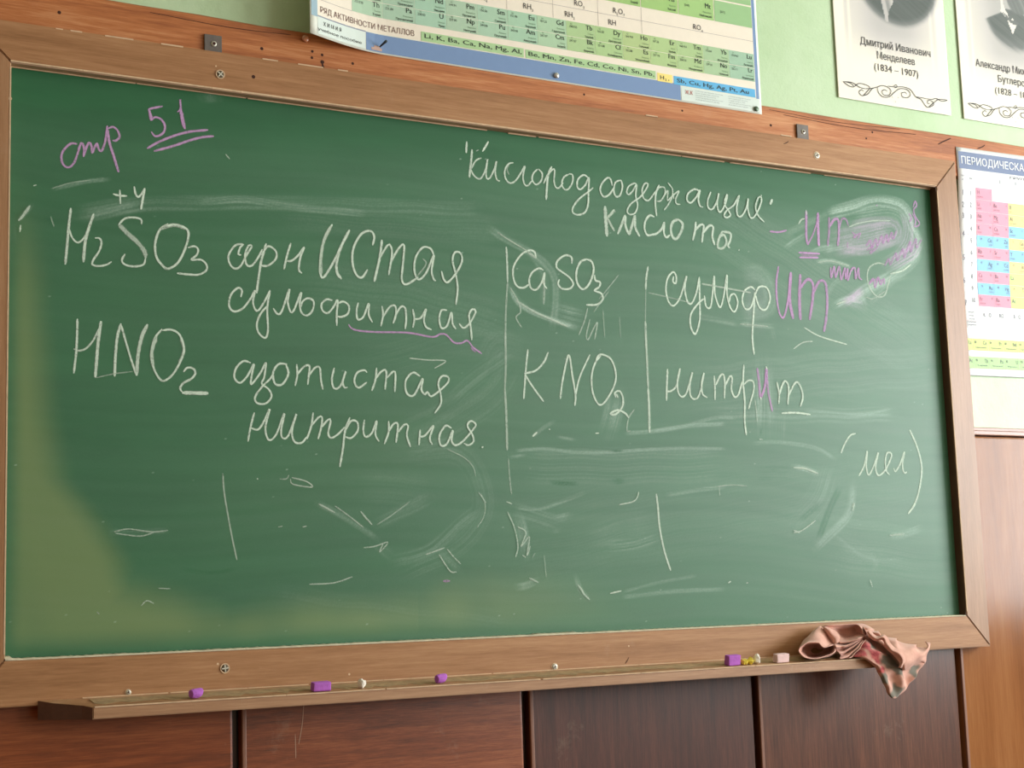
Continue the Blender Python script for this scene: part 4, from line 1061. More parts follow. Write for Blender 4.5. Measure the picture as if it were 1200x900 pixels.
# ------------------------------------------------------------------ printed lettering
class Font:
    def __init__(self, bold=0.0):
        self.bold = bold; self.g = {}
    def mesh(self, s):
        cu = bpy.data.curves.new('glyph', 'FONT'); cu.body = s; cu.resolution_u = 2; cu.fill_mode = 'NONE'
        ob = bpy.data.objects.new('glyph', cu); COL.objects.link(ob); bpy.context.view_layer.update()
        me = bpy.data.meshes.new_from_object(ob.evaluated_get(bpy.context.evaluated_depsgraph_get()))
        v = np.zeros(len(me.vertices)*3); me.vertices.foreach_get('co', v); v = v.reshape(-1, 3)
        nb = {}
        for e in me.edges:
            a, c = e.vertices; nb.setdefault(a, []).append(c); nb.setdefault(c, []).append(a)
        seen = set(); loops = []                                 # walk the outlines, then fill them with their holes
        for s0 in nb:
            if s0 in seen: continue
            loop = [s0]; seen.add(s0); cur = s0
            while True:
                nx = [k for k in nb[cur] if k not in seen]
                if not nx: break
                cur = nx[0]; seen.add(cur); loop.append(cur)
            if len(loop) > 2: loops.append(loop)
        def inside(p, l_):
            r_ = False
            for k in range(len(l_)):
                (xa, za), (xb_, zb_) = v[l_[k]][:2], v[l_[(k+1) % len(l_)]][:2]
                if (za > p[1]) != (zb_ > p[1]) and p[0] < (xb_-xa)*(p[1]-za)/(zb_-za)+xa: r_ = not r_
            return r_
        hole_of = {}
        for i, l_ in enumerate(loops):
            for j, m_ in enumerate(loops):
                if i != j and all(inside(v[k], m_) for k in l_): hole_of[i] = j
        f = []
        for i, l_ in enumerate(loops):                           # overlapping outlines are filled one by one
            if i in hole_of: continue
            grp = [l_]+[loops[k] for k, h_ in hole_of.items() if h_ == i]; order = [q_ for g2 in grp for q_ in g2]
            f += [tuple(order[k] for k in tr) for tr in tessellate_polygon([[Vector(v[q_]) for q_ in g2] for g2 in grp])]
        v = v[:, :2]; lay = np.zeros(len(v))
        for k, l_ in enumerate(loops):
            for q_ in l_: lay[q_] = hole_of.get(k, k)
        v = np.concatenate([v, lay[:, None]], 1)
        self.outline = {tuple(sorted((l_[k], l_[(k+1) % len(l_)]))) for l_ in loops for k in range(len(l_))}
        bpy.data.objects.remove(ob); bpy.data.curves.remove(cu); bpy.data.meshes.remove(me)
        if self.bold > 0:                                        # heavier face: a second impression slightly to the side
            n = len(v); f = f+[tuple(k+n for k in q_) for q_ in f]; v = np.concatenate([v, v+np.array([self.bold*3, 0, 7])])
        return v, f
    def width(self, s):
        v, f = self.mesh(s); return v[:, 0].max()-v[:, 0].min()
    def get(self, c):
        if c not in self.g:
            if c == ' ': self.g[c] = (np.zeros((0, 3)), [], .28)
            else:
                if not hasattr(self, 'hh'): self.hh = self.width('HH')
                v, f = self.mesh(c); adv = self.width('H'+c+'H')-self.hh
                self.g[c] = (v, f, adv)
        return self.g[c]
CAP = .73
def serifs(v, f, adv):
    """small slabs on the flat stem ends: turns the sans letters into a roman face"""
    edges = {}
    for p in f:
        for i in range(len(p)):
            k = tuple(sorted((p[i], p[(i+1) % len(p)]))); edges[k] = edges.get(k, 0)+1
    out = []
    for (a, c), n in edges.items():
        if n != 1: continue
        za, zc = v[a, 1], v[c, 1]; w = abs(v[a, 0]-v[c, 0])
        s2 = 1
        if abs(za-zc) < .004 and .05 < w < .16 and (abs(za) < .01 or abs(za-CAP) < .03 or abs(za-.55) < .02):
            x0, x1 = min(v[a, 0], v[c, 0])-.038, max(v[a, 0], v[c, 0])+.038; s_ = .022 if za < .1 else -.022
            out.append((x0, x1, za, za+s_))
    return out
FONTS = {0: None}
def text_geo(acc, s, x0, x1, z, cap, mapf, font, serif=False, align='fit', spacing=0.0, cond=1.0):
    """append glyphs of s: baseline z, cap height cap, fitted between x0 and x1 (align fit) or anchored at x0 with condensation"""
    k = cap/CAP; pen = 0; items = []
    for c in s:
        v, f, adv = font.get(c); items.append((v, f, pen, c)); pen += adv+spacing
    total = max(pen-spacing, .01)
    if align == 'fit': kx = (x1-x0)/total; ox = x0
    elif align == 'left': kx = k*cond; ox = x0
    elif align == 'right': kx = k*cond; ox = x0-total*kx
    else: kx = k*cond; ox = x0-total*kx/2
    V, F = acc
    for v, f, px, c in items:
        if not len(v): continue
        n0 = len(V)
        for a in v: q_ = mapf(ox+(px+a[0])*kx, z+a[1]*k); V.append((q_[0], q_[1]-a[2]*2.5e-5, q_[2]))
        F.extend(tuple(n0+i for i in p) for p in f)
        if serif:
            for a0, a1, b0, b1 in serifs(v, f, 0):
                n0 = len(V)
                for a, b_ in ((a0, min(b0, b1)), (a1, min(b0, b1)), (a1, max(b0, b1)), (a0, max(b0, b1))): q_ = mapf(ox+(px+a)*kx, z+b_*k); V.append((q_[0], q_[1]-3.5e-4, q_[2]))
                F.append((n0, n0+1, n0+2, n0+3))
def acc_obj(name, acc, mat, parent, label=None):
    V, F = acc
    me = bpy.data.meshes.new(name); me.from_pydata([tuple(p) for p in V], [], F); me.update()
    o = link(name, me, mat, parent)
    if label: tag(o, label)
    if len(V) > 4 and any(k in name for k in ('symbols', 'names', 'print', 'ruling', 'series', 'numbers', 'caption')): o['kind'] = 'stuff'
    return o
def grid_quad(acc, x0, x1, z0, z1, mapf, nx=1, nz=1):
    V, F = acc; n0 = len(V)
    for j in range(nz+1):
        for i in range(nx+1): V.append(mapf(x0+(x1-x0)*i/nx, z0+(z1-z0)*j/nz))
    for j in range(nz):
        for i in range(nx):
            a = n0+j*(nx+1)+i; F.append((a, a+1, a+nx+2, a+nx+1))
def paper(name, col, rough=.5): return flat(name, col, rough, 0, .015, .4)
F_R = Font(0.0); F_B = Font(.006); F_L = Font(-.004); F_S = Font(0)
ink = paper('ink_dark', rgb(44, 56, 46)); ink_brown = paper('ink_brown', rgb(118, 88, 80)); ink_black = paper('ink_black', rgb(58, 58, 60)); ink_mid = paper('ink_mid', rgb(98, 128, 92))
def sheet(name, x0, x1, z0, z1, mapf, mat, parent, nx=40, nz=20, thick=.0006):
    acc = ([], []); grid_quad(acc, x0, x1, z0, z1, mapf, nx, nz)
    o = acc_obj(name, acc, mat, parent); md = o.modifiers.new('thickness', 'SOLIDIFY'); md.thickness = thick; md.offset = -1 
    o.data.polygons.foreach_set('use_smooth', [True]*len(o.data.polygons)); return o

# ---- large periodic chart above the board; its lower left corner curls off the wall
C1X0, C1X1, C1Z0, C1Z1 = .538, 1.6375, 1.1235, 2.02
def map1(layer):
    def f(x, z):
        t = max(0, (.72-x)/.18); y = .0335-.050*t*t*(3-t)/2*1.0 - max(0, (z-1.6))*0
        return (x, y-layer, z-.0034*(x-1.63))
    return f
ch = empty('periodic_chart', (1.09, .034, 1.1235))
tag(ch, 'large green and cream periodic table with blue border hanging above the chalkboard', 'wall chart')
cream = paper('chart_cream', rgb(236, 226, 208)); sheet('chart_sheet', C1X0, C1X1, C1Z0, C1Z1, map1(0), paper('chart_edge', rgb(226, 230, 216)), ch, 80, 30)
def patch(name, quads, mat, parent, mapf, dx=.02, dz=.05, label=None):
    acc = ([], [])
    for x0, x1, z0, z1 in quads: grid_quad(acc, x0, x1, z0, z1, mapf, max(1, int((x1-x0)/dx)), max(1, int((z1-z0)/dz)))
    return acc_obj(name, acc, mat, parent, label)
blue = paper('chart_blue', rgb(116, 144, 184)); lblue = paper('chart_pale_blue', rgb(150, 178, 190))
patch('printed_ground', [(.556, 1.6235, 1.1635, 1.99)], cream, ch, map1(.0004), label='cream printed ground of the chart')
for q_ in [(.672, 1.417, 1.1265, 1.1625), (1.6235, 1.632, 1.158, 2.0), (.556, 1.6235, 1.99, 2.012)]: patch('blue_border', [q_], blue, ch, map1(.0004))
patch('pale_border', [(.541, .556, 1.160, 2.0)], lblue, ch, map1(.0005), label='pale blue left border'); patch('grey_rule', [(.556, .672, 1.1613, 1.1640)], paper('rule_grey', rgb(150, 156, 168)), ch, map1(.0005))
for q_ in [(.556, .671, 1.1275, 1.1612), (1.419, 1.632, 1.1275, 1.157)]: patch('imprint_field', [q_], paper('chart_white', rgb(214, 226, 218)), ch, map1(.0005), label='white imprint field')
GC = [rgb(172, 202, 172), rgb(169, 200, 174), rgb(166, 202, 176), rgb(172, 200, 172), rgb(169, 202, 174), rgb(166, 202, 172), rgb(172, 204, 168), rgb(171, 200, 144), rgb(170, 200, 140), rgb(176, 198, 136), rgb(173, 200, 138), rgb(170, 198, 140), rgb(166, 196, 152), rgb(157, 192, 164)]
def tex_col(name, c): return paper('cell_green_%s' % name, c)
up = ['Ce', 'Pr', 'Nd', 'Pm', 'Sm', 'Eu', 'Gd', 'Tb', 'Dy', 'Ho', 'Er', 'Tm', 'Yb', 'Lu']
upn = ['Церий', 'Празеодим', 'Неодим', 'Прометий', 'Самарий', 'Европий', 'Гадолиний', 'Тербий', 'Диспрозий', 'Гольмий', 'Эрбий', 'Тулий', 'Иттербий', 'Лютеций']
upl = ['Cerium', 'Praseodymium', 'Neodymium', 'Promethium', 'Samarium', 'Europium', 'Gadolinium', 'Terbium', 'Dysprosium', 'Holmium', 'Erbium', 'Thulium', 'Ytterbium', 'Lutetium']
upm = ['140.12', '140.91', '144.24', '144.91', '150.36', '151.96', '157.25', '158.925', '162.50', '164.930', '167.26', '168.934', '173.04', '174.967']
dn = ['Th', 'Pa', 'U', 'Np', 'Pu', 'Am', 'Cm', 'Bk', 'Cf', 'Es', 'Fm', 'Md', 'No', 'Lr']
dnn = ['Торий', 'Протактиний', 'Уран', 'Нептуний', 'Плутоний', 'Америций', 'Кюрий', 'Берклий', 'Калифорний', 'Эйнштейний', 'Фермий', 'Менделевий', 'Нобелий', 'Лоуренсий']
dnl = ['Thorium', 'Protactinium', 'Uranium', 'Neptunium', 'Plutonium', 'Americium', 'Curium', 'Berkelium', 'Californium', 'Einsteinium', 'Fermium', 'Mendelevium', 'Nobelium', 'Lawrencium']
dnm = ['232.038', '231.04', '238.03', '237.05', '244.06', '243.06', '247.07', '247.07', '251.08', '252.08', '257.10', '258.10', '259.10', '262.11']
sym = ([], []); small = ([], []); lat = ([], [])
xc = [.640+.0702*i for i in range(15)]; xc[14] = 1.6225
for i in range(14):
    for z0_, z1_ in ((1.1965, 1.2268), (1.2278, 1.2605)): patch('element_cell', [(xc[i]+.0003, xc[i+1]-.0003, z0_, z1_)], tex_col(str(i), GC[i]), ch, map1(.0008))
    for (z, S_, Nn_, L_, M_, an) in ((1.1965, dn, dnn, dnl, dnm, 90+i), (1.2275, up, upn, upl, upm, 58+i)):
        text_geo(sym, S_[i], xc[i]+.064, 0, z+.0200, .0108, map1(.0012), F_B, True, 'right', cond=1.0)
        text_geo(small, Nn_[i], xc[i]+.066, 0, z+.0028, .0046, map1(.0012), F_B, False, 'right', cond=.95)
        text_geo(lat, L_[i], xc[i]+.066, 0, z+.0105, .0036, map1(.0012), F_R, False, 'right', cond=.85)
        text_geo(small, M_[i], xc[i]+.006, 0, z+.0195, .0052, map1(.0012), F_R, False, 'left', cond=.9)
        text_geo(lat, str(an), xc[i]+.010, 0, z+.026, .0036, map1(.0012), F_R, False, 'left', cond=1)
upper = [(1.212, 1.321, 'Bh', 'Борий', 'Bohrium', '[264]'), (1.323, 1.420, 'Hs', 'Хассий', 'Hassium', '[269]'), (1.422, 1.517, 'Mt', 'Мейтнерий', 'Meitnerium', '[268]'), (1.519, 1.6225, '', '', '', '[271]'), (1.10, 1.21, 'Sg', 'Сиборгий', 'Seaborgium', '[266]'), (.99, 1.098, 'Db', 'Дубний', 'Dubnium', '[262]'), (.88, .988, 'Rf', 'Резерфордий', 'Rutherfordium', '[261]'), (.77, .878, 'Ac', 'Актиний', 'Actinium', '[227]'), (.64, .768, 'Ra', 'Радий', 'Radium', '[226]')]
UC = [rgb(156, 194, 116), rgb(158, 196, 118), rgb(160, 198, 124), rgb(150, 190, 134), rgb(152, 204, 120), rgb(150, 206, 140), rgb(150, 206, 146), rgb(146, 204, 150), rgb(146, 204, 156)]
for i, (a, c, S_, n_, l_, m_) in enumerate(upper):
    for q_ in [(a, c, 1.3215, 1.3700)]+[(a, c, 1.3735+.0535*k, 1.4235+.0535*k) for k in range(11)]: patch('element_cell', [q_], tex_col('u%d' % i, UC[i]), ch, map1(.0008))
    text_geo(sym, S_, c-.008, 0, 1.347, .0125, map1(.0012), F_B, True, 'right', cond=.85)
    text_geo(small, n_, c-.006, 0, 1.3265, .0050, map1(.0012), F_B, False, 'right', cond=.9)
    text_geo(lat, l_, c-.006, 0, 1.3355, .0042, map1(.0012), F_R, False, 'right', cond=.9)
    text_geo(small, m_, a+.016, 0, 1.3435, .0050, map1(.0012), F_R, False, 'left', cond=.9)
acc_obj('element_symbols', sym, ink, ch, 'bold printed element symbols'); acc_obj('element_names', small, ink, ch); acc_obj('small_print', lat, ink_mid, ch)
lines = [(.556, 1.6225, 1.2900, 1.2907)]+[(x, x+.0006, 1.2615, 1.3200) for x in (.77, .88, .99, 1.10, 1.211, 1.322)]+[(.556, .640, 1.1955, 1.1962), (.556, .640, 1.2268, 1.2274)]
patch('ruling', lines, paper('ink_rule', rgb(150, 140, 140)), ch, map1(.0008), dx=.03)
tx = ([], [])
def formula(parts, x, z, cap):
    for s_, sub in parts:
        text_geo(tx, s_, x, 0, z-(.004 if sub else 0), cap*(.52 if sub else 1), map1(.0012), F_R, False, 'left', cond=.92)
        for c in s_: x += F_R.get(c)[2]*cap*(.52 if sub else 1)/CAP*.92
formula((('R', 0), ('2', 1), ('O', 0), ('7', 1)), 1.249, 1.2965, .0125); formula((('RH', 0),), 1.236, 1.2685, .0125)
formula((('RO', 0), ('4', 1)), 1.458, 1.2935, .0125); formula((('RO', 0), ('3', 1)), 1.152, 1.2970, .0125)
formula((('RH', 0), ('3', 1)), 1.028, 1.2700, .0125); formula((('RH', 0), ('2', 1)), 1.128, 1.2690, .0125); formula((('RH', 0), ('4', 1)), .920, 1.2715, .0125)
formula((('R', 0), ('2', 1), ('O', 0), ('5', 1)), 1.038, 1.2985, .0125)
acc_obj('formula_print', tx, ink_black, ch, 'printed oxide and hydride formulas')
tb = ([], [])
text_geo(tb, 'РЯД АКТИВНОСТИ МЕТАЛЛОВ', .562, .779, 1.1710, .0118, map1(.0012), F_L)
acc_obj('heading_print', tb, ink_brown, ch, 'brown printed words РЯД АКТИВНОСТИ МЕТАЛЛОВ')
tb = ([], []); text_geo(tb, 'АКТИНОИДЫ**', .632, 0, 1.2165, .0060, map1(.0012), F_R, False, 'right', cond=.85); text_geo(tb, 'ЛАНТАНОИДЫ*', .632, 0, 1.240, .0060, map1(.0012), F_R, False, 'right', cond=.85)
text_geo(tb, 'Ж.К', 1.428, 1.449, 1.1425, .0090, map1(.0012), F_B)
acc_obj('red_print', tb, paper('ink_red', rgb(190, 110, 100)), ch, 'red printed words and small red emblem letters')
tb = ([], []); text_geo(tb, 'ХИМИЯ', .570, 0, 1.1465, .0078, map1(.0012), F_B, False, 'left', spacing=.35, cond=.8); text_geo(tb, 'учебное пособие', .556, .662, 1.1345, .0058, map1(.0012), F_R)
acc_obj('heading_print', tb, ink_black, ch, 'printed words ХИМИЯ учебное пособие')
for q_ in [(.793, 1.0265, 1.1645, 1.1835), (1.0305, 1.353, 1.1645, 1.1825)]: patch('activity_strip', [q_], paper('strip_green', rgb(170, 204, 150)), ch, map1(.0008), label='green strip of metals')
patch('activity_strip', [(1.357, 1.396, 1.1615, 1.1800)], paper('strip_yellow', rgb(244, 222, 128)), ch, map1(.0008), label='yellow strip of hydrogen')
patch('activity_strip', [(1.400, 1.621, 1.1600, 1.1790)], paper('strip_blue', rgb(92, 176, 222)), ch, map1(.0008), label='light blue strip of noble metals')
tb = ([], [])
text_geo(tb, 'Li, K, Ba, Ca, Na, Mg, Al,', .799, 1.022, 1.1712, .0094, map1(.0012), F_B, True); text_geo(tb, 'Be, Mn, Zn, Fe, Cd, Co, Ni, Sn, Pb,', 1.036, 1.349, 1.1700, .0094, map1(.0012), F_B, True)
text_geo(tb, 'H', 1.363, 1.375, 1.1665, .0090, map1(.0012), F_B, True); text_geo(tb, '2', 1.376, 1.381, 1.1645, .0050, map1(.0012), F_B); text_geo(tb, ',', 1.384, 1.388, 1.1665, .009, map1(.0012), F_B)
text_geo(tb, 'Sb, Cu, Hg, Ag, Pt, Au', 1.407, 1.604, 1.1655, .0094, map1(.0012), F_B, True)
acc_obj('activity_series', tb, ink, ch, 'printed activity series from Li to Au')
tb = ([], [])
for k in range(5):
    for xa, L_ in ((1.455, .075), (1.545, .062)):
        text_geo(tb, ['учебное наглядное пособие', 'для средней школы', 'издательство', 'таблица демонстрационная', 'масштаб'][k], xa, xa+L_*(1-.13*(k % 3)), 1.1520-.0048*k, .0022, map1(.0012), F_R)
acc_obj('small_print', tb, paper('ink_grey', rgb(140, 150, 150)), ch)
def pin(parent, x, z, y, r0, mat, name='push_pin', label=None, needle=False):
    bm = bmesh.new(); n = 14; rings = []
    for rr_, dy in ((r0*.5, .001), (r0, -.001), (r0*.97, -.0025), (r0*.6, -.0042), (.0002, -.0046)):
        rings.append([bm.verts.new((x+rr_*math.cos(2*math.pi*k/n), y+dy, z+rr_*math.sin(2*math.pi*k/n))) for k in range(n)])
    for a, c in zip(rings, rings[1:]):
        for k in range(n): bm.faces.new((a[k], a[(k+1) % n], c[(k+1) % n], c[k]))
    fix(bm); o = from_bm(name, bm, mat, parent, True)
    if label: tag(o, label)
    return o
pin(ch, 1.102, 1.1385, .032, .0062, flat('pin_silver', rgb(196, 196, 190), .3, metal=.5), label='round silver push pin in the blue border')
pin(ch, 1.620, 1.1335, .032, .0062, flat('pin_green', rgb(90, 110, 90), .4, metal=.3), label='dark push pin in the right corner of the chart')
bm = bmesh.new(); 
for t in range(7): pass
rings = []
for t in np.linspace(0, 1, 5):
    cxx, cyy, czz = .702+.006*t, .030-.016*t, 1.1405+.0065*t; rr_ = .0016+.0012*t
    rings.append([bm.verts.new((cxx+rr_*math.cos(a), cyy, czz+rr_*math.sin(a))) for a in [2*math.pi*k/8 for k in range(8)]])
for a, c in zip(rings, rings[1:]):
    for k in range(8): bm.faces.new((a[k], a[(k+1) % 8], c[(k+1) % 8], c[k]))
bm.faces.new(rings[0]); bm.faces.new(rings[-1][::-1]); fix(bm); o = from_bm('push_pin', bm, flat('pin_black', rgb(36, 48, 52), .4), ch, True); tag(o, 'dark slanted pin in the blue border near the curled corner')
patch('torn_spot', [(.684, .707, 1.1290, 1.1345), (.690, .703, 1.1345, 1.1385)], flat('torn_paper', rgb(196, 164, 150), .9), ch, map1(.0009), label='torn spot of the border below the dark pin')
cp = pin(None, .5485, 1.1345, .0342, .0072, flat('pin_clear', rgb(196, 132, 96), .15, spec=.9), label='round amber push pin stuck in the wooden rail left of the large chart'); tag(cp, cat='pin')

# ---- second periodic chart, right of the board: top on the rail, bottom against the wall
C2X0, C2X1, C2Z0, C2Z1 = 2.2265, 3.02, .5585, 1.117
def map2(layer):
    def f(x, z):
        t = (C2Z1-z)/(C2Z1-C2Z0); u = x-2.23
        y = .0325+.0205*min(1, max(0, (1.046-z)/.26))
        dx = .0143*t-.012*t
        return (x+dx, y-layer, z+.0035*0+.014*u*(t > -1)*.8+.004*t)
    return f
c2 = empty('periodic_chart', (2.62, .05, .56)); tag(c2, 'white periodic table with pink, blue and yellow cells right of the chalkboard', 'wall chart')
sheet('chart_sheet', C2X0, C2X1, C2Z0, C2Z1, map2(0), paper('chart2_white', rgb(224, 226, 226)), c2, 40, 40)
patch('heading_band', [(2.2315, 3.01, 1.0645, 1.1070)], paper('band_slate', rgb(112, 126, 158)), c2, map2(.0005), label='slate blue heading band')
tb = ([], []); text_geo(tb, 'ПЕРИОДИЧЕСКАЯ СИСТЕМА ХИМИЧЕСКИХ ЭЛЕМЕНТОВ', 2.2375, 2.965, 1.0765, .0195, map2(.0010), F_B)
acc_obj('heading_print', tb, paper('print_white', rgb(236, 238, 240)), c2, 'white printed heading ПЕРИОДИЧЕСКАЯ СИСТЕМА')
PK, BL, YL, GN, RD = [paper(n_, c) for n_, c in (('cell_pink', rgb(232, 142, 164)), ('cell_blue', rgb(126, 190, 226)), ('cell_yellow', rgb(242, 226, 130)), ('cell_lime', rgb(196, 220, 124)), ('cell_red', rgb(230, 120, 130)))]
rowz = [1.0210-.0291*i for i in range(11)]
cx2 = [2.284+.0545*i for i in range(13)]
tab = {(0, 0): ('H', PK), (1, 0): ('Li', PK), (1, 1): ('Be', PK), (1, 2): ('B', YL), (1, 3): ('C', YL), (2, 0): ('Na', PK), (2, 1): ('Mg', PK), (2, 2): ('Al', YL), (2, 3): ('Si', YL), (3, 0): ('K', PK), (3, 1): ('Ca', PK), (3, 2): ('Sc', BL), (3, 3): ('Ti', BL),
       (4, 0): ('Cu', BL), (4, 1): ('Zn', BL), (4, 2): ('Ga', YL), (4, 3): ('Ge', YL), (5, 0): ('Rb', PK), (5, 1): ('Sr', PK), (5, 2): ('Y', BL), (5, 3): ('Zr', BL), (6, 0): ('Ag', BL), (6, 1): ('Cd', BL), (6, 2): ('In', YL), (6, 3): ('Sn', YL), (7, 0): ('Cs', PK), (7, 1): ('Ba', PK), (7, 2): ('La', GN), (7, 3): ('Hf', BL),
       (8, 0): ('Au', BL), (8, 1): ('Hg', BL), (8, 2): ('Tl', YL), (8, 3): ('Pb', YL), (9, 0): ('Fr', PK), (9, 1): ('Ra', PK), (9, 2): ('Ac', GN), (9, 3): ('Rf', BL)}
rest = {4: 'V Nb Ta Db'.split(), 5: 'Cr Mo W Sg'.split(), 6: 'Mn Tc Re Bh'.split(), 7: 'Fe Ru Os Hs'.split(), 8: 'Co Rh Ir Mt'.split(), 9: 'Ni Pd Pt Ds'.split()}
for c_, l_ in rest.items():
    for k, s_ in enumerate(l_): tab[(3+2*k, c_)] = (s_, BL)
for c_, l_ in {4: 'N P As Sb Bi'.split(), 5: 'O S Se Te Po'.split(), 6: 'F Cl Br I At'.split(), 7: 'Ne Ar Kr Xe Rn'.split()}.items():
    for k, s_ in enumerate(l_): tab[((1, 2, 4, 6, 8)[k], c_)] = (s_, YL if c_ < 7 else RD)
nm2 = {'H': 'ВОДОРОД', 'Li': 'ЛИТИЙ', 'Be': 'БЕРИЛЛИЙ', 'Na': 'НАТРИЙ', 'Mg': 'МАГНИЙ', 'K': 'КАЛИЙ', 'Ca': 'КАЛЬЦИЙ', 'Cu': 'МЕДЬ', 'Zn': 'ЦИНК', 'Rb': 'РУБИДИЙ', 'Sr': 'СТРОНЦИЙ', 'Ag': 'СЕРЕБРО', 'Cd': 'КАДМИЙ', 'Cs': 'ЦЕЗИЙ', 'Ba': 'БАРИЙ', 'Au': 'ЗОЛОТО', 'Hg': 'РТУТЬ', 'Fr': 'ФРАНЦИЙ', 'Ra': 'РАДИЙ', 'B': 'БОР', 'Al': 'АЛЮМИНИЙ', 'Sc': 'СКАНДИЙ', 'Ga': 'ГАЛЛИЙ', 'Y': 'ИТТРИЙ', 'In': 'ИНДИЙ'}
num2 = {'H': '1', 'Li': '3', 'Be': '4', 'Na': '11', 'Mg': '12', 'K': '19', 'Ca': '20', 'Cu': '29', 'Zn': '30', 'Rb': '37', 'Sr': '38', 'Ag': '47', 'Cd': '48', 'Cs': '55', 'Ba': '56', 'Au': '79', 'Hg': '80', 'Fr': '87', 'Ra': '88', 'B': '5', 'Al': '13', 'Sc': '21', 'Ga': '31', 'Y': '39', 'In': '49', 'Tl': '81'}
t2 = ([], []); t3 = ([], [])
for (r_, c_), (s_, mt_) in sorted(tab.items()):
    a, z1 = cx2[c_], rowz[r_]; wdt = .0545
    patch('element_cell', [(a+.0002, a+wdt-.0004, z1-.0287, z1-.0002)], mt_, c2, map2(.0005), dx=.03, dz=.03)
    right = r_ in (4, 6, 8)
    if c_ < 5 or True:
        text_geo(t2, s_, a+(wdt-.004 if right else .004), 0, z1-.0155, .0105, map2(.0010), F_R, True, 'right' if right else 'left', cond=.8)
        if s_ in nm2: text_geo(t3, nm2[s_], a+(wdt-.003 if right else .004), 0, z1-.0235, .0038, map2(.0010), F_R, False, 'right' if right else 'left', cond=.7)
        if s_ in num2: text_geo(t3, num2[s_], a+(.012 if right else wdt-.006), 0, z1-.011, .0055, map2(.0010), F_R, False, 'left' if right else 'right', cond=.8)
acc_obj('element_symbols', t2, paper('print_grey', rgb(96, 96, 110)), c2, 'printed element symbols'); acc_obj('small_print', t3, paper('print_grey2', rgb(120, 110, 124)), c2)
t2 = ([], [])
for k, z in enumerate((1.0040, .9745, .9475, .9035, .8460, .7900, .7350)): text_geo(t2, str(k+1), 2.2405, 0, z-.005, .0135, map2(.0010), F_R, False, 'mid', cond=.9)
for k in range(10): text_geo(t2, str(k+1), 2.2665, 0, rowz[k]-.0205, .0118, map2(.0010), F_R, False, 'mid', cond=.8)
for k, s_ in enumerate(('I', 'II', 'III', 'IV', 'V', 'VI', 'VII', 'VIII')): text_geo(t2, s_, 2.311+.0545*k, 0, 1.038, .009, map2(.0010), F_R, True, 'mid', cond=.8)
text_geo(t2, 'ГРУППЫ ЭЛЕМЕНТОВ', 2.40, 2.62, 1.053, .006, map2(.001), F_R, True)
for s_, x_, z in (('Перио-', 2.241, 1.045), ('ды', 2.241, 1.036), ('Ряды', 2.2675, 1.040)): text_geo(t2, s_, x_, 0, z, .0045, map2(.001), F_R, False, 'mid', cond=.7)
for s_, x_ in (('K', 2.296), ('O', 2.314), ('RO', 2.349), ('R', 2.398), ('O', 2.414), ('RO', 2.46), ('R', 2.51), ('O', 2.526)):
    text_geo(t2, s_, x_, 0, .7045, .0105, map2(.0010), F_R, True, 'left', cond=.75)
for s_, x_ in (('2', 2.3065), ('2', 2.408), ('3', 2.424), ('2', 2.474), ('2', 2.520), ('5', 2.536)): text_geo(t2, s_, x_, 0, .7005, .006, map2(.0010), F_R, False, 'left', cond=.8)
for s_, x_, z in (('высшие', 2.256, .712), ('оксиды', 2.256, .704), ('летучие', 2.256, .695), ('водородные', 2.256, .688), ('соединения', 2.256, .681)): text_geo(t2, s_, x_, 0, z, .0048, map2(.001), F_R, False, 'mid', cond=.75)
lan = ['La', 'Ce', 'Pr', 'Nd', 'Pm', 'Sm', 'Eu', 'Gd', 'Tb', 'Dy', 'Ho', 'Er', 'Tm', 'Yb', 'Lu']; ac2 = ['Ac', 'Th', 'Pa', 'U', 'Np', 'Pu', 'Am', 'Cm', 'Bk', 'Cf', 'Es', 'Fm', 'Md', 'No', 'Lr']
for k in range(15):
    a = 2.2335+(.0505*k if k < 15 else 0)+(-.026 if k > 0 else 0)*1.0
    a = 2.2305 if k == 0 else 2.2535+.0505*(k-1); e = 2.2530 if k == 0 else a+.0500
    if k == 14: e = min(e, 3.0)
    for z0, l_, mt_, nn in ((.6205, lan, paper('lan_lime', rgb(202, 218, 122)), 57), (.5765, ac2, paper('act_green', rgb(168, 208, 138)), 89)):
        patch('element_cell', [(a, e, z0, z0+.0290)], mt_, c2, map2(.0005), dx=.03, dz=.03)
        text_geo(t2, l_[k], e-.004, 0, z0+.0145, .0100, map2(.0010), F_R, True, 'right', cond=.78)
        if k: text_geo(t2, str(nn+k), a+.005, 0, z0+.0175, .0060, map2(.0010), F_B, False, 'left', cond=.8); text_geo(t2, upn[min(k-1, 13)] if nn == 57 else dnn[min(k-1, 13)], a+.008, a+.043, z0+.006, .0035, map2(.0010), F_R)
acc_obj('printed_numbers', t2, paper('print_grey', None) if False else MATS['print_grey'], c2)
patch('grey_band', [(2.2285, 3.01, .6555, .6745)], paper('band_grey', rgb(204, 212, 216)), c2, map2(.0005)); patch('grey_band', [(2.2285, 3.01, .6085, .6180)], paper('band_grey', rgb(204, 212, 216)), c2, map2(.0005)); patch('grey_band', [(2.2285, 3.01, .5600, .5745)], MATS['band_grey'], c2, map2(.0005))
patch('ruling', [(2.232, 2.284, rowz[4]-.001, rowz[4]-.0003), (2.232, 2.284, rowz[6], rowz[6]+.0006), (2.232, 2.284, rowz[8], rowz[8]+.0006), (2.232, 2.284, rowz[10], rowz[10]+.0006), (2.2555, 2.2561, rowz[10], rowz[0])]+[(2.232, 2.38, .6925, .6931)], paper('ink_pale', rgb(212, 170, 176)), c2, map2(.0006))

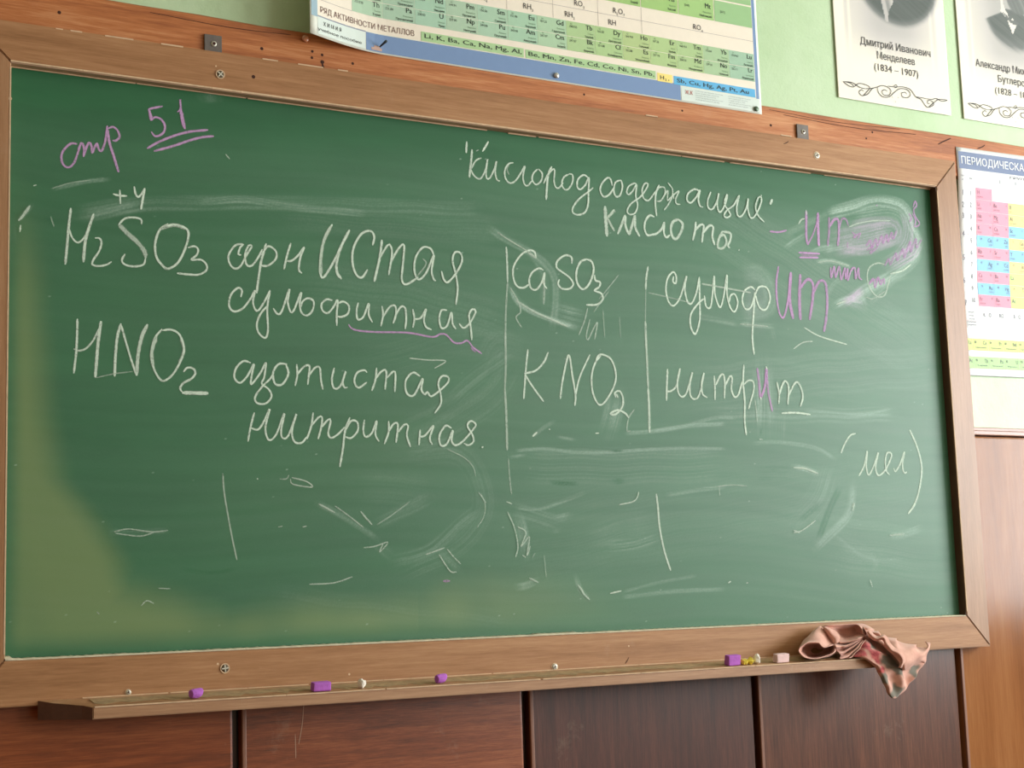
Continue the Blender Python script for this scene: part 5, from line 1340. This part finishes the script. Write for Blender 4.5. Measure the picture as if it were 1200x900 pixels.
# ---- portrait posters
def poster(x0, x1, z0, z1, label, rows, bust, ox):
    root = empty('portrait_poster', ((x0+x1)/2, .056, z0)); tag(root, label, 'poster', )
    n_x, n_z = int((x1-x0)/.0028), int((z1-z0)/.0028)
    xs_ = np.linspace(x0, x1, n_x+1); zs_ = np.linspace(z0, z1, n_z+1); XX, ZZ = np.meshgrid(xs_, zs_)
    YY = .0560-.0015-.004*np.clip((.05-(XX-x0))/.05, 0, 1)**2*0-.003*((XX-x0)/(x1-x0)-.5)**2
    g = np.zeros_like(XX)                                    # ink density of the print
    u = (XX-x0)/(x1-x0); v_ = (ZZ-z0)
    field = sm((u-.06)/.05)*sm((.94-u)/.05)*sm((v_-.075)/.12)
    g += .34*field*(.5+.5*sm((u-.12)/.3)*sm((.9-u)/.3)+.15*sm((v_-.1)/.25))
    for ub in (.075, .135, .865, .925): g -= .16*np.exp(-((u-ub)/.012)**2)*sm((v_-.08)/.1)
    g = bust(XX, ZZ, np.clip(g, 0, 1))
    co = np.stack([XX.ravel(), YY.ravel(), ZZ.ravel()], 1); idx = np.arange(XX.size).reshape(XX.shape)
    q = np.stack([idx[:-1, :-1], idx[:-1, 1:], idx[1:, 1:], idx[1:, :-1]], -1).reshape(-1, 4)
    me = bpy.data.meshes.new('poster_sheet'); me.from_pydata(co.tolist(), [], q.tolist()); me.update()
    at = me.attributes.new('print_density', 'FLOAT', 'POINT'); at.data.foreach_set('value', np.clip(g, 0, 1).astype(np.float32).ravel())
    me.polygons.foreach_set('use_smooth', [True]*len(me.polygons))
    o = link('poster_sheet', me, POSTER, root); md = o.modifiers.new('thickness', 'SOLIDIFY'); md.thickness = .0008; md.offset = -1
    yt = .0530
    mp = lambda x, z: (x, yt-.003*((x-x0)/(x1-x0)-.5)**2+.0005, z)
    tb = ([], [])
    for s_, a, c, z, cap in rows: text_geo(tb, s_, a, c, z, cap, mp, F_S, True)
    acc_obj('caption', tb, ink_black, root, 'printed caption ' + ' '.join(r_[0] for r_ in rows) if False else 'printed name and years under the portrait')
    bm = bmesh.new()
    for st in ORNAMENT:
        P = [(a+ox, c) for a, c in pts2(st)]; ribbon(bm, catmull(P, .003), .0017, .0527)
    for v in bm.verts: v.co.y = mp(v.co.x, 0)[1]-.0002
    from_bm('scroll_ornament', bm, ink_black, root)
    return root
m, nt, b = new_mat('poster_print'); POSTER = m
r = ramp(nt, attr(nt, 'print_density'), [(0, rgb(238, 232, 216)), (.3, rgb(196, 192, 188)), (.6, rgb(120, 124, 122)), (1, rgb(66, 76, 72))])
nt.links.new(r.outputs[0], b.inputs['Base Color']); b.inputs['Roughness'].default_value = .4; b.inputs['Specular IOR Level'].default_value = .4
def ell(X_, Z_, cx, cz, rx, rz, soft): return sm((1-np.hypot((X_-cx)/rx, (Z_-cz)/rz))/soft)
def inpoly(X_, Z_, poly):
    r_ = np.zeros(X_.shape, bool); n = len(poly)
    for i in range(n):
        (xa, za), (xb_, zb_) = poly[i], poly[(i+1) % n]
        c = ((za > Z_) != (zb_ > Z_)) & (X_ < (xb_-xa)*(Z_-za)/(zb_-za+1e-12)+xa); r_ ^= c
    return r_
def bust1(X_, Z_, g):
    m_ = ell(X_, Z_, 2.090, 1.535, .150, .138, .22); g = g*(1-m_)+m_*(.92-.08*value_noise(X_*3+Z_*5+2, 5, .02))
    s_ = inpoly(X_, Z_, [(2.030, 1.60), (2.034, 1.470), (2.040, 1.445), (2.047, 1.412), (2.055, 1.412), (2.060, 1.440), (2.077, 1.466), (2.074, 1.60)])
    g = np.where(s_, .22+.35*value_noise(X_+Z_*.2+3, 9, .006), g)
    hd = ell(X_, Z_, 2.075, 1.60, .06, .075, .2); return g*(1-hd)+hd*.4
def bust2(X_, Z_, g):
    sh = np.interp(X_, [2.36, 2.385, 2.437, 2.455, 2.50, 2.53, 2.60], [1.47, 1.476, 1.498, 1.512, 1.512, 1.50, 1.46])
    m_ = ell(X_, Z_, 2.485, 1.525, .118, .136, .2)*sm((sh-Z_)/.006); g = g*(1-m_)+m_*(.84-.12*value_noise(X_*2+Z_*4+2, 15, .015)-.25*sm((1.45-Z_)/.06))
    hd = ell(X_, Z_, 2.505, 1.558, .048, .066, .15)*sm((Z_-1.497)/.01); g = g*(1-hd)+hd*(.5+.2*value_noise(X_*2+Z_+1, 6, .01))
    for poly, val in (([(2.441, 1.540), (2.440, 1.500), (2.450, 1.492), (2.470, 1.478), (2.462, 1.500), (2.452, 1.512), (2.449, 1.540)], .12), ([(2.462, 1.478), (2.476, 1.444), (2.492, 1.470), (2.480, 1.488)], .06), ([(2.446, 1.500), (2.475, 1.484), (2.498, 1.480), (2.496, 1.470), (2.470, 1.474)], .68)):
        g = np.where(inpoly(X_, Z_, poly), val, g)
    return g
poster(1.8835, 2.2405, 1.2022, 1.70, 'left portrait poster with a dark oval bust, caption dated 1834 to 1907', [('Дмитрий Иванович', 1.960, 2.187, 1.3425, .0185), ('Менделеев', 2.010, 2.133, 1.3140, .0185), ('(1834 – 1907)', 1.999, 2.142, 1.2850, .0175)], bust1, 0)
poster(2.2825, 2.640, 1.2005, 1.70, 'right portrait poster of a person in dark suit and tie, cut by the edge', [('Александр Михайлович', 2.336, 2.602, 1.3420, .0185), ('Бутлеров', 2.409, 2.520, 1.3110, .0185), ('(1828 – 1886)', 2.396, 2.540, 1.2800, .0175)], bust2, .400)

# ------------------------------------------------------------------ cleaning rag on the right end of the tray
def resample(rows, nu, nv, closed):
    R = []
    for row in rows:
        P = [np.array(p) for p in row]
        if closed: P = P+P[:3]
        Q = P if closed else [2*P[0]-P[1]]+P+[2*P[-1]-P[-2]]
        segs = len(Q)-3; out = []
        for k in range(nu+(0 if closed else 1)):
            t = k/nu*segs; i = min(int(t), segs-1); f = t-i; p0, p1, p2, p3 = Q[i:i+4]
            out.append(.5*((2*p1)+(-p0+p2)*f+(2*p0-5*p1+4*p2-p3)*f*f+(-p0+3*p1-3*p2+p3)*f**3))
        R.append(out)
    R = np.array(R); n = len(R); Q = np.concatenate([[2*R[0]-R[1]], R, [2*R[-1]-R[-2]]]); out = []
    for k in range(nv+1):
        t = k/nv*(n-1); i = min(int(t), n-2); f = t-i; p0, p1, p2, p3 = Q[i:i+4]
        out.append(.5*((2*p1)+(-p0+p2)*f+(2*p0-5*p1+4*p2-p3)*f*f+(-p0+3*p1-3*p2+p3)*f**3))
    return np.array(out)
V = []; F = []; RED = []; GRY = []
for si, (kind, rows) in enumerate(RAG):
    rows = [[tuple(float(v)*1e-4 for v in p.split(',')) for p in r_.split()] for r_ in rows]
    cl = kind == 'closed'; G = resample(rows, 64 if cl else 48, 10*(len(rows)-1), cl); nv_, nu_ = G.shape[:2]
    n0 = len(V)
    for j in range(nv_):
        for i in range(nu_):
            x, y, z = G[j, i]
            wr_ = .0018*math.sin(x*120+z*90+si)+.0008*math.sin(x*90-z*260+2*si)
            if kind == 'ruffle':
                e = max(0, 1-j/(nv_*.6)); e *= min(1, (nu_-1-i)/9); y += .009*e*math.sin(i*.62)+wr_*.6-.006; z += .0026*e*math.sin(i*.62+1.1); x += .003*e*math.sin(i*.62+2.6)
                e2 = max(0, (j/nv_-.8)/.2); y += .003*e2*math.sin(i*.7)
            else: y += wr_*(.8 if kind != 'pattern' else 1.2)
            y = min(y, -.0025)
            if x < TX1+.003:                                             # rests on the tray, never inside it
                top_ = zt_b+(zt_f-zt_b)*(-y/TD)+.0012
                if z < top_ and y > -TD-.0025:
                    if z > zt_f-.006 and y > -TD+.004: z = top_
                    else: y = -TD-.0025
            V.append((x, y, z))
            rd = gy = 0
            if kind == 'pattern':
                for cx_, cz_, rx, rz, c in RAG_PRINT:
                    jit = .18*math.sin(x*260+z*90)+.14*math.sin(z*330-x*120); d_ = math.hypot((x-cx_)/abs(rx), (z-cz_)/rz)+jit
                    w_ = max(0, min(1, (1.1-d_)/.35))
                    if c == 'r': rd = max(rd, w_)
                    elif c == 'g': gy = max(gy, w_)
                    else: gy *= 1-w_; rd *= 1-w_
            RED.append(rd); GRY.append(gy*(1-rd))
    for j in range(nv_-1):
        for i in range(nu_ if cl else nu_-1):
            i2 = (i+1) % nu_; F.append((n0+j*nu_+i, n0+j*nu_+i2, n0+(j+1)*nu_+i2, n0+(j+1)*nu_+i))
me = bpy.data.meshes.new('cleaning_rag'); me.from_pydata(V, [], F); me.update()
for nm, arr in (('red_print', RED), ('grey_print', GRY)):
    at = me.attributes.new(nm, 'FLOAT', 'POINT'); at.data.foreach_set('value', np.array(arr, np.float32))
me.polygons.foreach_set('use_smooth', [True]*len(me.polygons))
m, nt, b = new_mat('rag_cloth')
v = coords(nt, (1, 1, 1)); base = ramp(nt, noise(nt, v, 40, 4, .6), [(.3, rgb(198, 148, 132)), (.7, rgb(218, 172, 154))]).outputs[0]
base = mix(nt, attr(nt, 'grey_print'), base, rgb(120, 116, 104)); base = mix(nt, attr(nt, 'red_print'), base, ramp(nt, noise(nt, v, 110, 2), [(.35, rgb(158, 62, 70)), (.65, rgb(206, 108, 106))]).outputs[0])
nt.links.new(base, b.inputs['Base Color']); b.inputs['Roughness'].default_value = .9; b.inputs['Specular IOR Level'].default_value = .15
b.inputs['Sheen Weight'].default_value = .2
bump(nt, b, noise(nt, v, 900, 2), .2, .0006)
rag = link('cleaning_rag', me, m); md = rag.modifiers.new('thickness', 'SOLIDIFY'); md.thickness = .0012; md.offset = 0
tag(rag, 'crumpled peach rag with red and grey print hanging off the right end of the tray', 'rag')
